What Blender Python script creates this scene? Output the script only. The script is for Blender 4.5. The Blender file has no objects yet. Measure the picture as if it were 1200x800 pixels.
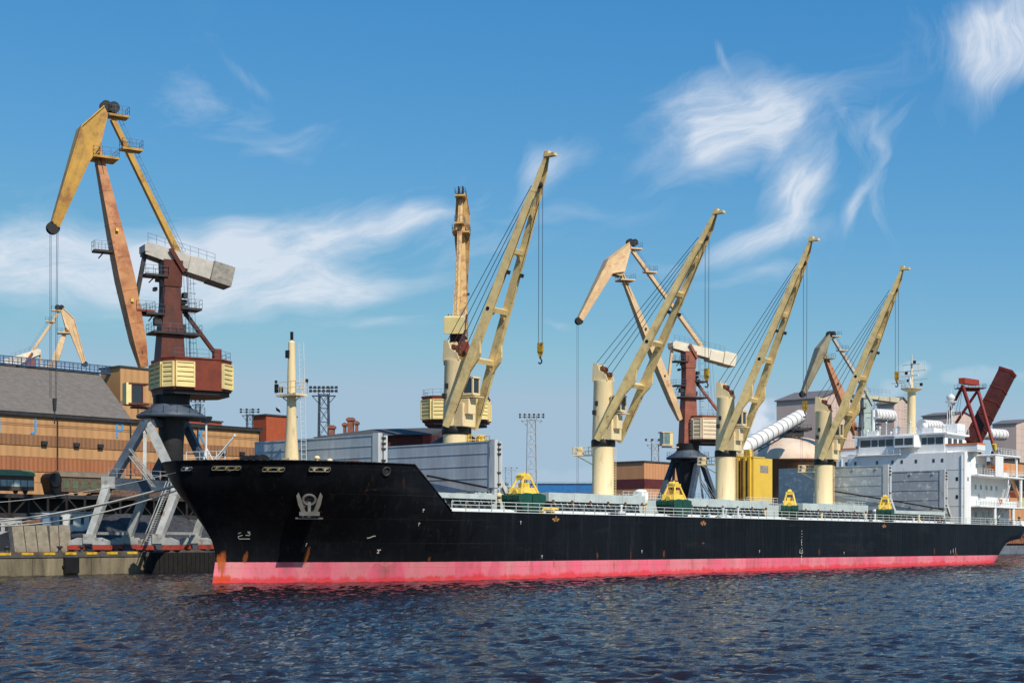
import bpy, math, random
import numpy as np
from mathutils import Vector, Matrix, noise as mnoise
random.seed(7)
rng = np.random.default_rng(11)
C = bpy.context.scene
COL = C.collection
# ------------------------------------------------------------------ camera
F, CX, HY, CH = 1700.0, 600.0, 628.0, 4.7      # focal length in photo pixels, horizon row, eye height
cam = bpy.data.cameras.new('camera'); co = bpy.data.objects.new('camera', cam); COL.objects.link(co)
co.location = (0, 0, CH); co.rotation_euler = (math.pi/2, 0, 0)
cam.sensor_width = 36; cam.lens = 36*F/1200; cam.shift_y = (HY-400)/1200
cam.clip_start = 0.5; cam.clip_end = 20000
C.camera = co
# ------------------------------------------------------------------ sky and sun
SUN_AZ, SUN_EL = 32, 44     # degrees to the right of straight behind the camera, height
sdir = Vector((math.sin(math.radians(SUN_AZ))*math.cos(math.radians(SUN_EL)),
               -math.cos(math.radians(SUN_AZ))*math.cos(math.radians(SUN_EL)), math.sin(math.radians(SUN_EL))))
sl = bpy.data.lights.new('sun', 'SUN'); so = bpy.data.objects.new('sun', sl); COL.objects.link(so)
sl.energy = 4.6; sl.angle = math.radians(0.53); sl.color = (1.0, 0.93, 0.82)
so.rotation_euler = sdir.to_track_quat('Z', 'Y').to_euler()
so.location = (60, -40, 90)
C.view_settings.view_transform = 'Standard'; C.view_settings.look = 'None'
C.view_settings.gamma = 1; C.view_settings.exposure = 0.0
C.cycles.max_bounces = 4

def sky():
    w = bpy.data.worlds.new('World'); C.world = w; w.use_nodes = True
    nt = w.node_tree; N = nt.nodes; L = nt.links
    for n in list(N): N.remove(n)
    out = N.new('ShaderNodeOutputWorld'); bg = N.new('ShaderNodeBackground'); L.new(bg.outputs[0], out.inputs[0])
    st = N.new('ShaderNodeTexSky'); st.sky_type = 'NISHITA'; st.sun_disc = False
    st.sun_elevation = math.radians(SUN_EL); st.sun_rotation = math.radians(180-SUN_AZ)
    st.altitude = 0; st.air_density = 1.0; st.dust_density = 0.35; st.ozone_density = 2.5
    bg.inputs['Strength'].default_value = 0.095
    def M(op, a, b=None, c=None, clamp=False):
        m = N.new('ShaderNodeMath'); m.operation = op; m.use_clamp = clamp
        for i, v in enumerate((a, b, c)):
            if v is None: continue
            if isinstance(v, (int, float)): m.inputs[i].default_value = v
            else: L.new(v, m.inputs[i])
        return m.outputs[0]
    tc = N.new('ShaderNodeTexCoord'); sx = N.new('ShaderNodeSeparateXYZ'); L.new(tc.outputs['Generated'], sx.inputs[0])
    X, Y, Z = sx.outputs
    Ym = M('MAXIMUM', Y, 0.05)
    U = M('DIVIDE', X, Ym); V = M('DIVIDE', Z, Ym)          # directions in the half of the sky ahead
    cmb = N.new('ShaderNodeCombineXYZ'); L.new(U, cmb.inputs[0]); L.new(V, cmb.inputs[1])
    # slow warp shared by all cirrus
    wn = N.new('ShaderNodeTexNoise'); wn.inputs['Scale'].default_value = 7; wn.inputs['Detail'].default_value = 3
    L.new(cmb.outputs[0], wn.inputs['Vector'])
    ws = N.new('ShaderNodeSeparateColor'); L.new(wn.outputs['Color'], ws.inputs[0])
    U2 = M('ADD', U, M('MULTIPLY', M('SUBTRACT', ws.outputs[0], .5), .13))
    V2 = M('ADD', V, M('MULTIPLY', M('SUBTRACT', ws.outputs[1], .5), .075))
    # (px, py, half-length, half-width, angle deg, strength, streak length, streak width)
    cl = [(250,112,105,50,-12,.50,12,30), (335,160,60,24,20,.38,8,30), (300,75,30,9,-40,.35,8,26), (350,285,190,34,12,1.05,8,22), (120,318,200,48,-4,1.05,7,18), (-20,335,120,34,0,.8,7,18),
          (385,348,130,24,3,1.05,9,26), (240,325,150,44,2,.7,8,20), (470,255,60,12,16,.5,9,30), (880,118,115,46,12,1.1,7,30), (845,150,80,26,25,.7,8,34), (910,205,66,46,55,1.0,8,30), (925,235,60,22,62,.7,8,30), (895,262,60,20,35,.55,8,30), (820,185,75,26,30,.5,8,34),
          (1025,135,42,22,50,.6,10,28), (1045,185,66,16,-78,.75,9,28), (1015,225,44,14,60,.9,9,28), (1000,150,40,14,-80,.5,9,28),
          (1176,35,46,80,100,1.7,8,22), (1160,85,50,30,95,.9,8,26), (645,200,34,24,65,.85,8,22), (850,292,100,18,14,.95,10,26), (865,332,80,14,6,.6,10,26),
          (858,58,30,10,-48,.6,8,30), (640,250,90,16,4,.3,9,28), (655,395,36,7,-8,.5,9,24), (455,390,60,8,0,.6,9,24), (560,300,100,32,20,.3,9,24)]
    # streak noise in four directions, shared by the wisps that lie along them
    grp = {}
    for a0 in (3, 20, 55, 100):
        ca, sa = math.cos(math.radians(a0)), math.sin(math.radians(a0))
        p = M('ADD', M('MULTIPLY', U2, ca), M('MULTIPLY', V2, sa)); q = M('SUBTRACT', M('MULTIPLY', V2, ca), M('MULTIPLY', U2, sa))
        out = []
        for (k1, k2, det, ro, di, z) in ((11, 32, 9, .62, .5, a0*.37), (15, 78, 7, .66, .4, a0*.91)):
            cv = N.new('ShaderNodeCombineXYZ'); L.new(M('MULTIPLY', p, k1), cv.inputs[0]); L.new(M('MULTIPLY', q, k2), cv.inputs[1]); cv.inputs[2].default_value = z
            nn = N.new('ShaderNodeTexNoise'); nn.inputs['Scale'].default_value = 1.2; nn.inputs['Detail'].default_value = det
            nn.inputs['Roughness'].default_value = ro; nn.inputs['Distortion'].default_value = di; L.new(cv.outputs[0], nn.inputs['Vector']); out.append(nn.outputs['Fac'])
        grp[a0] = (M('MULTIPLY', M('SUBTRACT', out[0], .5), 1.85), M('ADD', .38, M('MULTIPLY', M('MULTIPLY', M('SUBTRACT', out[1], .25), 2.0, clamp=True), .72)))
    acc = None
    for a0, (nz, fib) in grp.items():
        env = None
        for (px, py, a, b, ang, s_, k1, k2) in cl:
            if min(grp, key=lambda z: min(abs((ang-z) % 180), 180-abs((ang-z) % 180))) != a0: continue
            u0, v0 = (px-CX)/F, (HY-py)/F; ca, sa = math.cos(math.radians(ang)), math.sin(math.radians(ang))
            du = M('SUBTRACT', U2, u0); dv = M('SUBTRACT', V2, v0)
            p = M('MULTIPLY', M('ADD', M('MULTIPLY', du, ca), M('MULTIPLY', dv, sa)), F/a)
            q = M('MULTIPLY', M('SUBTRACT', M('MULTIPLY', dv, ca), M('MULTIPLY', du, sa)), F/b)
            g = M('MULTIPLY', M('POWER', 2.718, M('MULTIPLY', M('ADD', M('MULTIPLY', p, p), M('MULTIPLY', q, q)), -1.0)), s_)
            env = g if env is None else M('ADD', env, g)
        env = M('MINIMUM', env, 1.25)
        t = M('MULTIPLY', M('MULTIPLY', M('SUBTRACT', M('ADD', env, nz), .18), 1.0, clamp=True), M('MULTIPLY', M('POWER', env, .5), fib))
        acc = t if acc is None else M('ADD', acc, t)
    acc = M('MINIMUM', M('MULTIPLY', acc, .92), .88)
    # low cumulus near the horizon
    nn = N.new('ShaderNodeTexNoise'); nn.inputs['Scale'].default_value = 70; nn.inputs['Detail'].default_value = 5; L.new(cmb.outputs[0], nn.inputs['Vector'])
    for (px, py, a, b, s) in ((885,485,34,24,1.0), (905,500,40,18,.8), (1070,432,26,12,.5), (1045,455,18,14,.35), (560,600,300,12,.25), (1150,440,60,14,.3), (700,560,120,14,.15)):
        u0, v0 = (px-CX)/F, (HY-py)/F
        r2 = M('ADD', M('POWER', M('ABSOLUTE', M('MULTIPLY', M('SUBTRACT', U, u0), F/a)), 2), M('POWER', M('ABSOLUTE', M('MULTIPLY', M('SUBTRACT', V, v0), F/b)), 2))
        d = M('SUBTRACT', M('ADD', M('SUBTRACT', 1.0, r2), M('MULTIPLY', M('SUBTRACT', nn.outputs['Fac'], .5), 2.2)), 0.1)
        acc = M('ADD', acc, M('MULTIPLY', M('MULTIPLY', d, 1.3, clamp=True), s*.72))
    acc = M('MULTIPLY', M('MINIMUM', acc, .92), M('GREATER_THAN', Y, .06))
    mx = N.new('ShaderNodeMix'); mx.data_type = 'RGBA'; mx.inputs['B'].default_value = (7.6, 8.3, 9.3, 1)
    sc_ = N.new('ShaderNodeSeparateColor'); L.new(st.outputs[0], sc_.inputs[0]); hs = N.new('ShaderNodeCombineColor')
    for i, (k, g) in enumerate(((1.33, 1.55), (.861, .81), (.841, .41))):       # a deeper, clearer blue than the plain model
        L.new(M('MULTIPLY', M('MINIMUM', M('MULTIPLY', M('POWER', M('MULTIPLY', sc_.outputs[i], .095), g), k), (.37, .52, .66)[i]), 1/.095), hs.inputs[i])
    L.new(acc, mx.inputs['Factor']); L.new(hs.outputs[0], mx.inputs['A']); L.new(mx.outputs['Result'], bg.inputs['Color'])
sky()
# ------------------------------------------------------------------ frames of reference
nrm = math.hypot(1500, F)
UU = Vector((1500/nrm, F/nrm, 0)); WW = Vector((-F/nrm, 1500/nrm, 0)); ZZ = Vector((0, 0, 1))  # along the quay, inland
DC = 119.2                       # ship's centreline distance
T0 = 85.01                       # stem
PITCH = 0.0045
def at(px, py, Y): return Vector(((px-CX)/F*Y, Y, CH+(HY-py)/F*Y))
def on(px, py, d):
    m = (px-CX)/F; Y = d/(WW.x*m+WW.y); return Vector((m*Y, Y, CH+(HY-py)/F*Y))
def onv(px, py, A, b):           # the vertical plane through A along b
    n = Vector((-b[1], b[0], 0)); m = Vector(((px-CX)/F, 1, 0)); Y = n.dot(Vector((A[0], A[1], 0)))/n.dot(m)
    return Vector((m.x*Y, Y, CH+(HY-py)/F*Y))
def reach(P, D, px):
    m = (px-CX)/F; return (m*P.y-P.x)/(D.x-m*D.y)
SO = UU*T0+WW*DC
def shp(px, py, y):              # a point of the ship at offset y from the centreline
    P = on(px, py, DC+y); x = P.dot(UU)-T0; return Vector((x, y, P.z+PITCH*x))
def loc(P):
    d = P-SO; x = d.dot(UU); return Vector((x, d.dot(WW), P.z+PITCH*x))
QZ = 2.7                         # quay level
DQ = 157.5
# ------------------------------------------------------------------ materials
MATS = {}
def mat(name, col, rough=.55, metal=0.0, var=.18, vs=.6, rust=0.0, rustcol=(.22,.07,.02), rs=.5, bump=0.0, bs=4, streak=False, spec=.4, co2=None):
    if name in MATS: return MATS[name]
    m = bpy.data.materials.new(name); m.use_nodes = True; nt = m.node_tree; N = nt.nodes; L = nt.links
    b = N['Principled BSDF']; b.inputs['Roughness'].default_value = rough; b.inputs['Metallic'].default_value = metal
    b.inputs['Specular IOR Level'].default_value = spec
    tc = N.new('ShaderNodeTexCoord'); src = tc.outputs['Object']
    if streak:
        mp = N.new('ShaderNodeMapping'); mp.inputs['Scale'].default_value = (1, 1, .16); L.new(src, mp.inputs[0]); src2 = mp.outputs[0]
    else: src2 = src
    n1 = N.new('ShaderNodeTexNoise'); n1.inputs['Scale'].default_value = vs; n1.inputs['Detail'].default_value = 6; n1.inputs['Roughness'].default_value = .65
    L.new(src2, n1.inputs['Vector'])
    r = N.new('ShaderNodeMapRange'); r.inputs['From Min'].default_value = .3; r.inputs['From Max'].default_value = .7
    L.new(n1.outputs['Fac'], r.inputs['Value'])
    mx = N.new('ShaderNodeMix'); mx.data_type = 'RGBA'
    c2 = co2 or tuple(c*(1-var*1.6) for c in col); c1 = col if co2 else tuple(min(1, c*(1+var*.5)) for c in col)
    mx.inputs['A'].default_value = (*c1, 1); mx.inputs['B'].default_value = (*c2, 1); L.new(r.outputs[0], mx.inputs['Factor'])
    cur = mx.outputs['Result']
    if rust > 0:
        n2 = N.new('ShaderNodeTexNoise'); n2.inputs['Scale'].default_value = rs; n2.inputs['Detail'].default_value = 9; n2.inputs['Roughness'].default_value = .72
        L.new(src2, n2.inputs['Vector'])
        r2 = N.new('ShaderNodeMapRange'); r2.inputs['From Min'].default_value = .66-rust*.3; r2.inputs['From Max'].default_value = .76-rust*.26
        L.new(n2.outputs['Fac'], r2.inputs['Value'])
        m2 = N.new('ShaderNodeMix'); m2.data_type = 'RGBA'; m2.inputs['B'].default_value = (*rustcol, 1)
        L.new(r2.outputs[0], m2.inputs['Factor']); L.new(cur, m2.inputs['A']); cur = m2.outputs['Result']
    L.new(cur, b.inputs['Base Color'])
    if bump:
        bp = N.new('ShaderNodeBump'); bp.inputs['Strength'].default_value = bump; bp.inputs['Distance'].default_value = .1
        nb = N.new('ShaderNodeTexNoise'); nb.inputs['Scale'].default_value = bs; nb.inputs['Detail'].default_value = 5; L.new(src, nb.inputs['Vector'])
        L.new(nb.outputs['Fac'], bp.inputs['Height']); L.new(bp.outputs[0], b.inputs['Normal'])
    MATS[name] = m; return m
def ribbed(name, col, axis='u', pitch=1.0, **k):    # corrugated sheet: real relief as bump plus grime
    m = mat(name, col, **k); nt = m.node_tree; N = nt.nodes; L = nt.links; b = N['Principled BSDF']
    tc = N.new('ShaderNodeTexCoord'); mp = N.new('ShaderNodeMapping'); L.new(tc.outputs['Object'], mp.inputs[0])
    mp.inputs['Rotation'].default_value = (0, 0, -math.atan2(UU.y, UU.x))
    wv = N.new('ShaderNodeTexWave'); wv.bands_direction = 'DIAGONAL' if axis == 'd' else 'X'; wv.inputs['Scale'].default_value = 1/pitch*.314; wv.inputs['Distortion'].default_value = .15
    L.new(mp.outputs[0], wv.inputs['Vector'])
    bp = N.new('ShaderNodeBump'); bp.inputs['Strength'].default_value = .9; bp.inputs['Distance'].default_value = .12
    L.new(wv.outputs['Fac'], bp.inputs['Height']); L.new(bp.outputs[0], b.inputs['Normal'])
    return m
M_cream = mat('cream paint', (.82,.645,.365), rust=.24, rs=1.1, rustcol=(.42,.26,.12), var=.14, streak=True)
M_boom = mat('buff crane paint', (.80,.59,.26), rust=.26, rs=.9, rustcol=(.34,.20,.08), var=.2, vs=.9)
M_yel = mat('yellow paint', (.85,.58,.10), rust=.3, rs=1.2, rustcol=(.4,.17,.04), var=.15)
M_ytrim = mat('cream louvre paint', (.85,.68,.30), rust=.12, rs=1.5, var=.1)
M_ochre = mat('ochre jib paint', (.54,.30,.055), rust=.42, rs=.6, rustcol=(.30,.13,.04), var=.25)
M_orange = mat('weathered orange boom', (.60,.27,.11), rust=.62, rs=.45, rustcol=(.34,.12,.05), var=.2)
M_tan = mat('peach boom', (.74,.50,.27), rust=.25, rs=.4, rustcol=(.45,.18,.07), var=.15)
M_redbr = mat('oxide red', (.205,.036,.014), rust=.35, rs=.5, rustcol=(.10,.025,.016), var=.25)
M_redtw = mat('dark tower red', (.125,.027,.013), rust=.45, rs=.5, rustcol=(.05,.015,.010), var=.35)
M_redpk = mat('faded oxide red', (.33,.10,.06), rust=.3, rs=.5, rustcol=(.14,.045,.03), var=.25)
M_black = mat('black steel', (.012,.012,.013), rough=.5, var=.3)
M_dark = mat('dark steel', (.035,.035,.038), rough=.6, var=.3, rust=.2, rs=1)
M_navy = mat('slate and shaded gantry steel', (.075,.10,.135), rough=.55, var=.3, rust=.1)  # on the gantry frames this tone holds shade from the machinery house
M_legw = mat('lit pale grey gantry steel', (.46,.465,.44), rough=.65, var=.25, rust=.42, rs=.9, rustcol=(.2,.13,.08))
M_white = mat('white ship paint', (.86,.86,.84), rough=.45, var=.07, rust=.16, rs=.7, rustcol=(.45,.25,.12), streak=True)
M_rimd = mat('dull rim grey', (.24,.22,.19), var=.3, vs=2)
M_yeld = mat('dull bitts yellow', (.55,.42,.10), var=.3, vs=2)
M_rail = mat('white rail paint', (.72,.74,.72), rough=.5, var=.1)
M_railb = mat('blue grey rail', (.10,.14,.20), rough=.5)
M_glass = mat('dark glass', (.02,.03,.035), rough=.08, var=.1, spec=.8)
M_glassb = mat('blue green glass', (.18,.30,.30), rough=.15, var=.3, spec=.8)
M_rope = mat('steel rope', (.05,.055,.07), rough=.6)
M_mrope = mat('mooring rope', (.78,.70,.58), rough=.9, var=.1, vs=3)
M_conc = mat('concrete', (.34,.29,.22), rough=.9, var=.3, vs=1.2, rust=.12, rs=1.5, rustcol=(.16,.11,.08), bump=.3)
M_concg = mat('grey counterweight concrete', (.34,.31,.27), rough=.9, var=.3, vs=2, rust=.2, rs=2)
M_green = mat('dark green paint', (.012,.075,.05), rough=.5, var=.3, rust=.1)
M_deckg = mat('green grey hatch paint', (.50,.57,.55), rough=.55, var=.14, vs=.5, rust=.22, rs=1.1, rustcol=(.26,.25,.22))
M_deck = mat('deck paint', (.12,.10,.08), rough=.8, var=.3)
M_coam = mat('dark coaming paint', (.07,.10,.11), rough=.7, var=.3, rust=.3, rs=.9)
M_bogie = mat('bright oxide bogie', (.42,.06,.035), rust=.35, rs=1.4, rustcol=(.06,.02,.015))
M_rust = mat('rust', (.20,.08,.04), rough=.9, var=.4, vs=3)
M_hook = mat('hazard hook yellow', (.62,.36,.03), var=.5, vs=2.5, rust=.45, rs=1.6, rustcol=(.03,.025,.02))
M_orgp = mat('orange paint', (.80,.20,.04), var=.1)
M_redf = mat('red loader paint', (.24,.024,.020), rust=.2, rs=.6, rustcol=(.2,.03,.02), var=.2)
M_redd = mat('dark red loader sheet', (.10,.022,.015), rust=.35, rs=.5, rustcol=(.09,.02,.015), var=.3)
# ------------------------------------------------------------------ mesh builder
ORG = {}
class MB:
    def __init__(s): s.v = []; s.f = []; s.m = []; s.mi = 0; s.sm = []; s.smooth = False
    def add(s, vs, fs, smooth=None):
        b = len(s.v); s.v += [Vector(v) for v in vs]
        for f in fs: s.f.append([b+i for i in f]); s.m.append(s.mi); s.sm.append(s.smooth if smooth is None else smooth)
    def box8(s, p):              # bottom 0-3 counterclockwise, top 4-7
        s.add(p, [(3,2,1,0),(4,5,6,7),(0,1,5,4),(1,2,6,5),(2,3,7,6),(3,0,4,7)])
    def box(s, a, b):
        x0,y0,z0 = a; x1,y1,z1 = b
        s.box8([(x0,y0,z0),(x1,y0,z0),(x1,y1,z0),(x0,y1,z0),(x0,y0,z1),(x1,y0,z1),(x1,y1,z1),(x0,y1,z1)])
    def obox(s, o, dx, dy, dz):  # corner + three edge vectors
        o = Vector(o); s.box8([o, o+dx, o+dx+dy, o+dy, o+dz, o+dx+dz, o+dx+dy+dz, o+dy+dz])
    def cbox(s, c, X, Y, Zv): c = Vector(c); s.obox(c-X-Y-Zv, X*2, Y*2, Zv*2)
    def beam(s, a, b, w, h=None, side=None, w2=None, h2=None):   # box section girder, width along side
        a = Vector(a); b = Vector(b); d = (b-a).normalized(); h = w if h is None else h; w2 = w if w2 is None else w2; h2 = h if h2 is None else h2
        if side is None: side = d.cross(ZZ)
        side = Vector(side)
        if side.length < 1e-4: side = Vector((1, 0, 0))
        side = (side-d*side.dot(d)).normalized(); up = side.cross(d)
        p = [a-side*w/2-up*h/2, a+side*w/2-up*h/2, b+side*w2/2-up*h2/2, b-side*w2/2-up*h2/2,
             a-side*w/2+up*h/2, a+side*w/2+up*h/2, b+side*w2/2+up*h2/2, b-side*w2/2+up*h2/2]
        s.box8(p)
    def tube(s, a, b, r, r2=None, n=8, cap=True, smooth=True):
        a = Vector(a); b = Vector(b); r2 = r if r2 is None else r2; d = (b-a).normalized()
        x = d.cross(ZZ) if abs(d.z) < .95 else d.cross(Vector((1, 0, 0)))
        x.normalize(); y = d.cross(x); P = []
        for (c, rr) in ((a, r), (b, r2)):
            for i in range(n):
                t = 2*math.pi*(i+.5)/n; P.append(c+x*math.cos(t)*rr+y*math.sin(t)*rr)
        s.add(P, [(i, (i+1) % n, n+(i+1) % n, n+i) for i in range(n)], smooth and n > 5)
        if cap:
            s.add(P[:n], [tuple(range(n))[::-1]], False); s.add(P[n:], [tuple(range(n))], False)
    def lathe(s, c, prof, n=24, axis=None):   # profile [(r, z)]
        c = Vector(c); P = []
        for r, z in prof:
            for i in range(n):
                t = 2*math.pi*i/n; P.append(c+Vector((math.cos(t)*r, math.sin(t)*r, z)))
        k = len(prof)
        s.add(P, [(j*n+i, j*n+(i+1) % n, (j+1)*n+(i+1) % n, (j+1)*n+i) for j in range(k-1) for i in range(n)], True)
        s.add(P[:n], [tuple(range(n))[::-1]], False); s.add(P[-n:], [tuple(range(n))], False)
    def prism(s, poly, ext):     # polygon extruded by vector
        P = [Vector(p) for p in poly]; n = len(P); ext = Vector(ext)
        s.add(P+[p+ext for p in P], [tuple(range(n))[::-1], tuple(range(n, 2*n))]+[(i, (i+1) % n, n+(i+1) % n, n+i) for i in range(n)], False)
    def path(s, pts, r, n=5):
        for a, b in zip(pts[:-1], pts[1:]): s.tube(a, b, r, n=n, cap=False)
    def rail(s, pts, h=1.05, step=1.5, r=.03, rows=2, up=ZZ):
        for a, b in zip(pts[:-1], pts[1:]):
            a = Vector(a); b = Vector(b); L_ = (b-a).length; k = max(1, round(L_/step))
            for i in range(k+1):
                p = a+(b-a)*(i/k); s.tube(p, p+up*h, r, n=4, cap=False, smooth=False)
            for j in range(rows):
                z = h*(j+1)/rows; s.tube(a+up*z, b+up*z, r*.8, n=4, cap=False, smooth=False)
    def build(s, name, m, parent=None, bevel=0):
        me = bpy.data.meshes.new(name); o = bpy.data.objects.new(name, me); COL.objects.link(o)
        og = Vector((0, 0, 0))
        if parent is not None: og = ORG.get(parent.name, Vector((0, 0, 0)))
        me.from_pydata([v-og for v in s.v], [], s.f)
        ms = m if isinstance(m, (list, tuple)) else [m]
        for q in ms: me.materials.append(q)
        me.polygons.foreach_set('material_index', s.m); me.polygons.foreach_set('use_smooth', s.sm); me.update()
        if parent is not None: o.parent = parent; ORG[o.name] = og
        if bevel:
            bv = o.modifiers.new('bevel', 'BEVEL'); bv.width = bevel; bv.segments = 2; bv.limit_method = 'ANGLE'
        return o
def tag(o, label=None, cat=None, group=None, kind=None):
    if label: o['label'] = label
    if cat: o['category'] = cat
    if group: o['group'] = group
    if kind: o['kind'] = kind
    return o
def thing(name, P, label, cat, group=None, org=True):
    o = bpy.data.objects.new(name, None); COL.objects.link(o); o.location = P; o.empty_display_size = .5
    ORG[o.name] = Vector(P) if org else Vector((0, 0, 0))
    return tag(o, label, cat, group)
def part(name, m, parent, fn, bevel=0, label=None):
    b = MB(); fn(b); o = b.build(name, m, parent, bevel)
    if label: o['label'] = label
    return o
def solo(name, m, fn, label, cat, group=None, base=None, kind=None):   # a thing that is one mesh, origin at its base
    b = MB(); fn(b)
    if base is None:
        base = sum(b.v, Vector())/len(b.v); base.z = min(v.z for v in b.v)
    b.v = [v-base for v in b.v]
    o = b.build(name, m); o.location = base
    return tag(o, label, cat, group, kind)

# ================================================================== WATER
def water():
    m = bpy.data.materials.new('harbour water'); m.use_nodes = True; nt = m.node_tree; N = nt.nodes; L = nt.links
    b = N['Principled BSDF']; b.inputs['Roughness'].default_value = .07; b.inputs['IOR'].default_value = 1.33
    tc = N.new('ShaderNodeTexCoord')
    n0 = N.new('ShaderNodeTexNoise'); n0.inputs['Scale'].default_value = .05; n0.inputs['Detail'].default_value = 3; L.new(tc.outputs['Object'], n0.inputs[0])
    mx = N.new('ShaderNodeMix'); mx.data_type = 'RGBA'; mx.inputs['A'].default_value = (.026,.015,.009,1); mx.inputs['B'].default_value = (.007,.005,.009,1)
    L.new(n0.outputs['Fac'], mx.inputs['Factor']); L.new(mx.outputs['Result'], b.inputs['Base Color'])
    prev = None
    for sc, rot, st, di, stretch in ((1.1, .35, .7, .42, .45), (4.2, -.25, .85, .13, .38), (13, .2, .6, .035, .5)):
        mp = N.new('ShaderNodeMapping'); mp.inputs['Rotation'].default_value = (0, 0, rot); mp.inputs['Scale'].default_value = (stretch, 1, 1); L.new(tc.outputs['Object'], mp.inputs[0])
        nz = N.new('ShaderNodeTexNoise'); nz.inputs['Scale'].default_value = sc; nz.inputs['Detail'].default_value = 3; nz.inputs['Roughness'].default_value = .55; L.new(mp.outputs[0], nz.inputs['Vector'])
        bp = N.new('ShaderNodeBump'); bp.inputs['Strength'].default_value = st; bp.inputs['Distance'].default_value = di
        L.new(nz.outputs['Fac'], bp.inputs['Height'])
        if prev: L.new(prev, bp.inputs['Normal'])
        pr = N.new('ShaderNodeMapRange'); pr.inputs['From Min'].default_value = .38; pr.inputs['From Max'].default_value = .62; pr.inputs['To Min'].default_value = st*.85; pr.inputs['To Max'].default_value = min(1, st*1.3)
        L.new(n0.outputs['Fac'], pr.inputs['Value']); L.new(pr.outputs[0], bp.inputs['Strength'])
        prev = bp.outputs[0]
    L.new(prev, b.inputs['Normal'])
    nr, nc = 640, 560
    y = np.geomspace(24, 420, nr); t = np.linspace(-.62, .62, nc)
    Y, T = np.meshgrid(y, t, indexing='ij'); X = T*Y*1.0
    Zh = np.zeros_like(X)
    for i in range(60):
        lam = .40*(2.3/.40)**rng.random(); k = 2*math.pi/lam; th = math.radians(250)+rng.normal(0, .42); ph = rng.random()*6.28
        a = .0092*lam**.95
        q = np.sin(k*(X*math.cos(th)+Y*math.sin(th))+ph+.8*np.sin(.13*X+.11*Y+i)); Zh += a*(q+.2*(1-np.abs(q))*2-.2)
    env = .9+.22*np.sin(.045*X+.6*np.sin(.03*Y))*np.sin(.05*Y+1.0)
    Zh *= env
    edge = np.minimum(1, np.minimum((Y-24)/4, (420-Y)/60)); Zh = Zh*np.clip(edge, 0, 1)
    v = np.stack([X, Y, Zh], -1).reshape(-1, 3)
    i, j = np.meshgrid(np.arange(nr-1), np.arange(nc-1), indexing='ij'); a = (i*nc+j).ravel()
    fs = np.stack([a, a+1, a+nc+1, a+nc], -1)
    me = bpy.data.meshes.new('water'); me.vertices.add(len(v)); me.vertices.foreach_set('co', v.ravel())
    me.loops.add(fs.size); me.loops.foreach_set('vertex_index', fs.ravel()); me.polygons.add(len(fs))
    me.polygons.foreach_set('loop_start', np.arange(len(fs))*4); me.polygons.foreach_set('loop_total', np.full(len(fs), 4))
    me.polygons.foreach_set('use_smooth', np.ones(len(fs), bool)); me.update(); me.materials.append(m)
    o = bpy.data.objects.new('water', me); COL.objects.link(o); tag(o, kind='structure')
    b2 = MB(); b2.add([(-3000,-800,-.45),(3000,-800,-.45),(3000,4000,-.45),(-3000,4000,-.45)], [(0,1,2,3)])
    tag(b2.build('water_bed_sheet', m), kind='structure')
water()
# ================================================================== QUAY AND GROUND
def Q(t, d, z): return UU*t+WW*d+ZZ*z
def quay():
    gm = mat('yard ground', (.07,.062,.055), rough=.95, var=.4, vs=.15, bump=.3, rust=.2, rs=.2, rustcol=(.02,.02,.02))
    b = MB(); b.obox(Q(-400, DQ+.6, QZ-3.6), UU*4600, WW*4600, ZZ*3.6)
    tag(b.build('ground', gm), kind='structure')
    cm = mat('stained quay concrete', (.24,.20,.13), rough=.9, var=.5, vs=.5, streak=True, rust=.30, rs=.6, rustcol=(.09,.07,.05), bump=.4)
    b = MB(); t = -60
    while t < 120:
        b.obox(Q(t+.03, DQ, -2), UU*7.94, WW*.59, ZZ*(QZ+2-.55)); t += 8
    tag(b.build('quay_wall', cm), kind='structure')
    b = MB(); b.obox(Q(-60, DQ-.12, QZ-.55), UU*180, WW*1.3, ZZ*.57)
    tag(b.build('quay_coping', mat('quay coping', (.10,.095,.09), rough=.85, var=.4, vs=.8)), kind='structure')
    b = MB(); t = -40
    while t < 106: b.obox(Q(t, DQ-.17, QZ-.24), UU*1.5, WW*.9, ZZ*.29); t += 2.9
    tag(b.build('quay_edge_markings', mat('yellow edge paint', (.66,.43,.03), var=.3, vs=2, rust=.15, rs=2)), kind='structure')
    # right part of the quay behind the stern
    # recesses and rubber fenders on the wall
    for i, (px, wd) in enumerate(((82, 1.9), (172, .9))):
        P = on(px, 660, DQ); tt = P.dot(UU)
        solo('quay_fender', M_black, lambda b: (b.obox(Q(tt-wd/2, DQ-.55, .2), UU*wd, WW*.52, ZZ*(QZ-.75)), b.obox(Q(tt-wd/2-.15, DQ-.3, .9), UU*(wd+.3), WW*.29, ZZ*.25)),
             ('wide black rubber fender on the pale quay wall at the left', 'narrow black rubber fender on the quay wall beneath the big crane')[i], 'fender', 'rubber fenders on the quay wall')
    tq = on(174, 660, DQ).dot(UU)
    solo('shade_facing', mat('shade-dark timber', (.012,.011,.010), rough=.8, var=.5, vs=2), lambda b: [b.obox(Q(tq+.7*i, DQ-.45, -1), UU*.62, WW*.43, ZZ*(QZ+.9)) for i in range(46)], 'black shade-dark timber facing wall standing in for quay shade beside the bow', 'facing wall')  # boards put in to carry the quay wall's shade in their black colour
    # crane rails
    b = MB(); b.obox(Q(-60, DQ+3, QZ+.004), UU*300, WW*.12, ZZ*.1)
    tag(b.build('crane_rail', M_rust), kind='structure')
quay()
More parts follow.
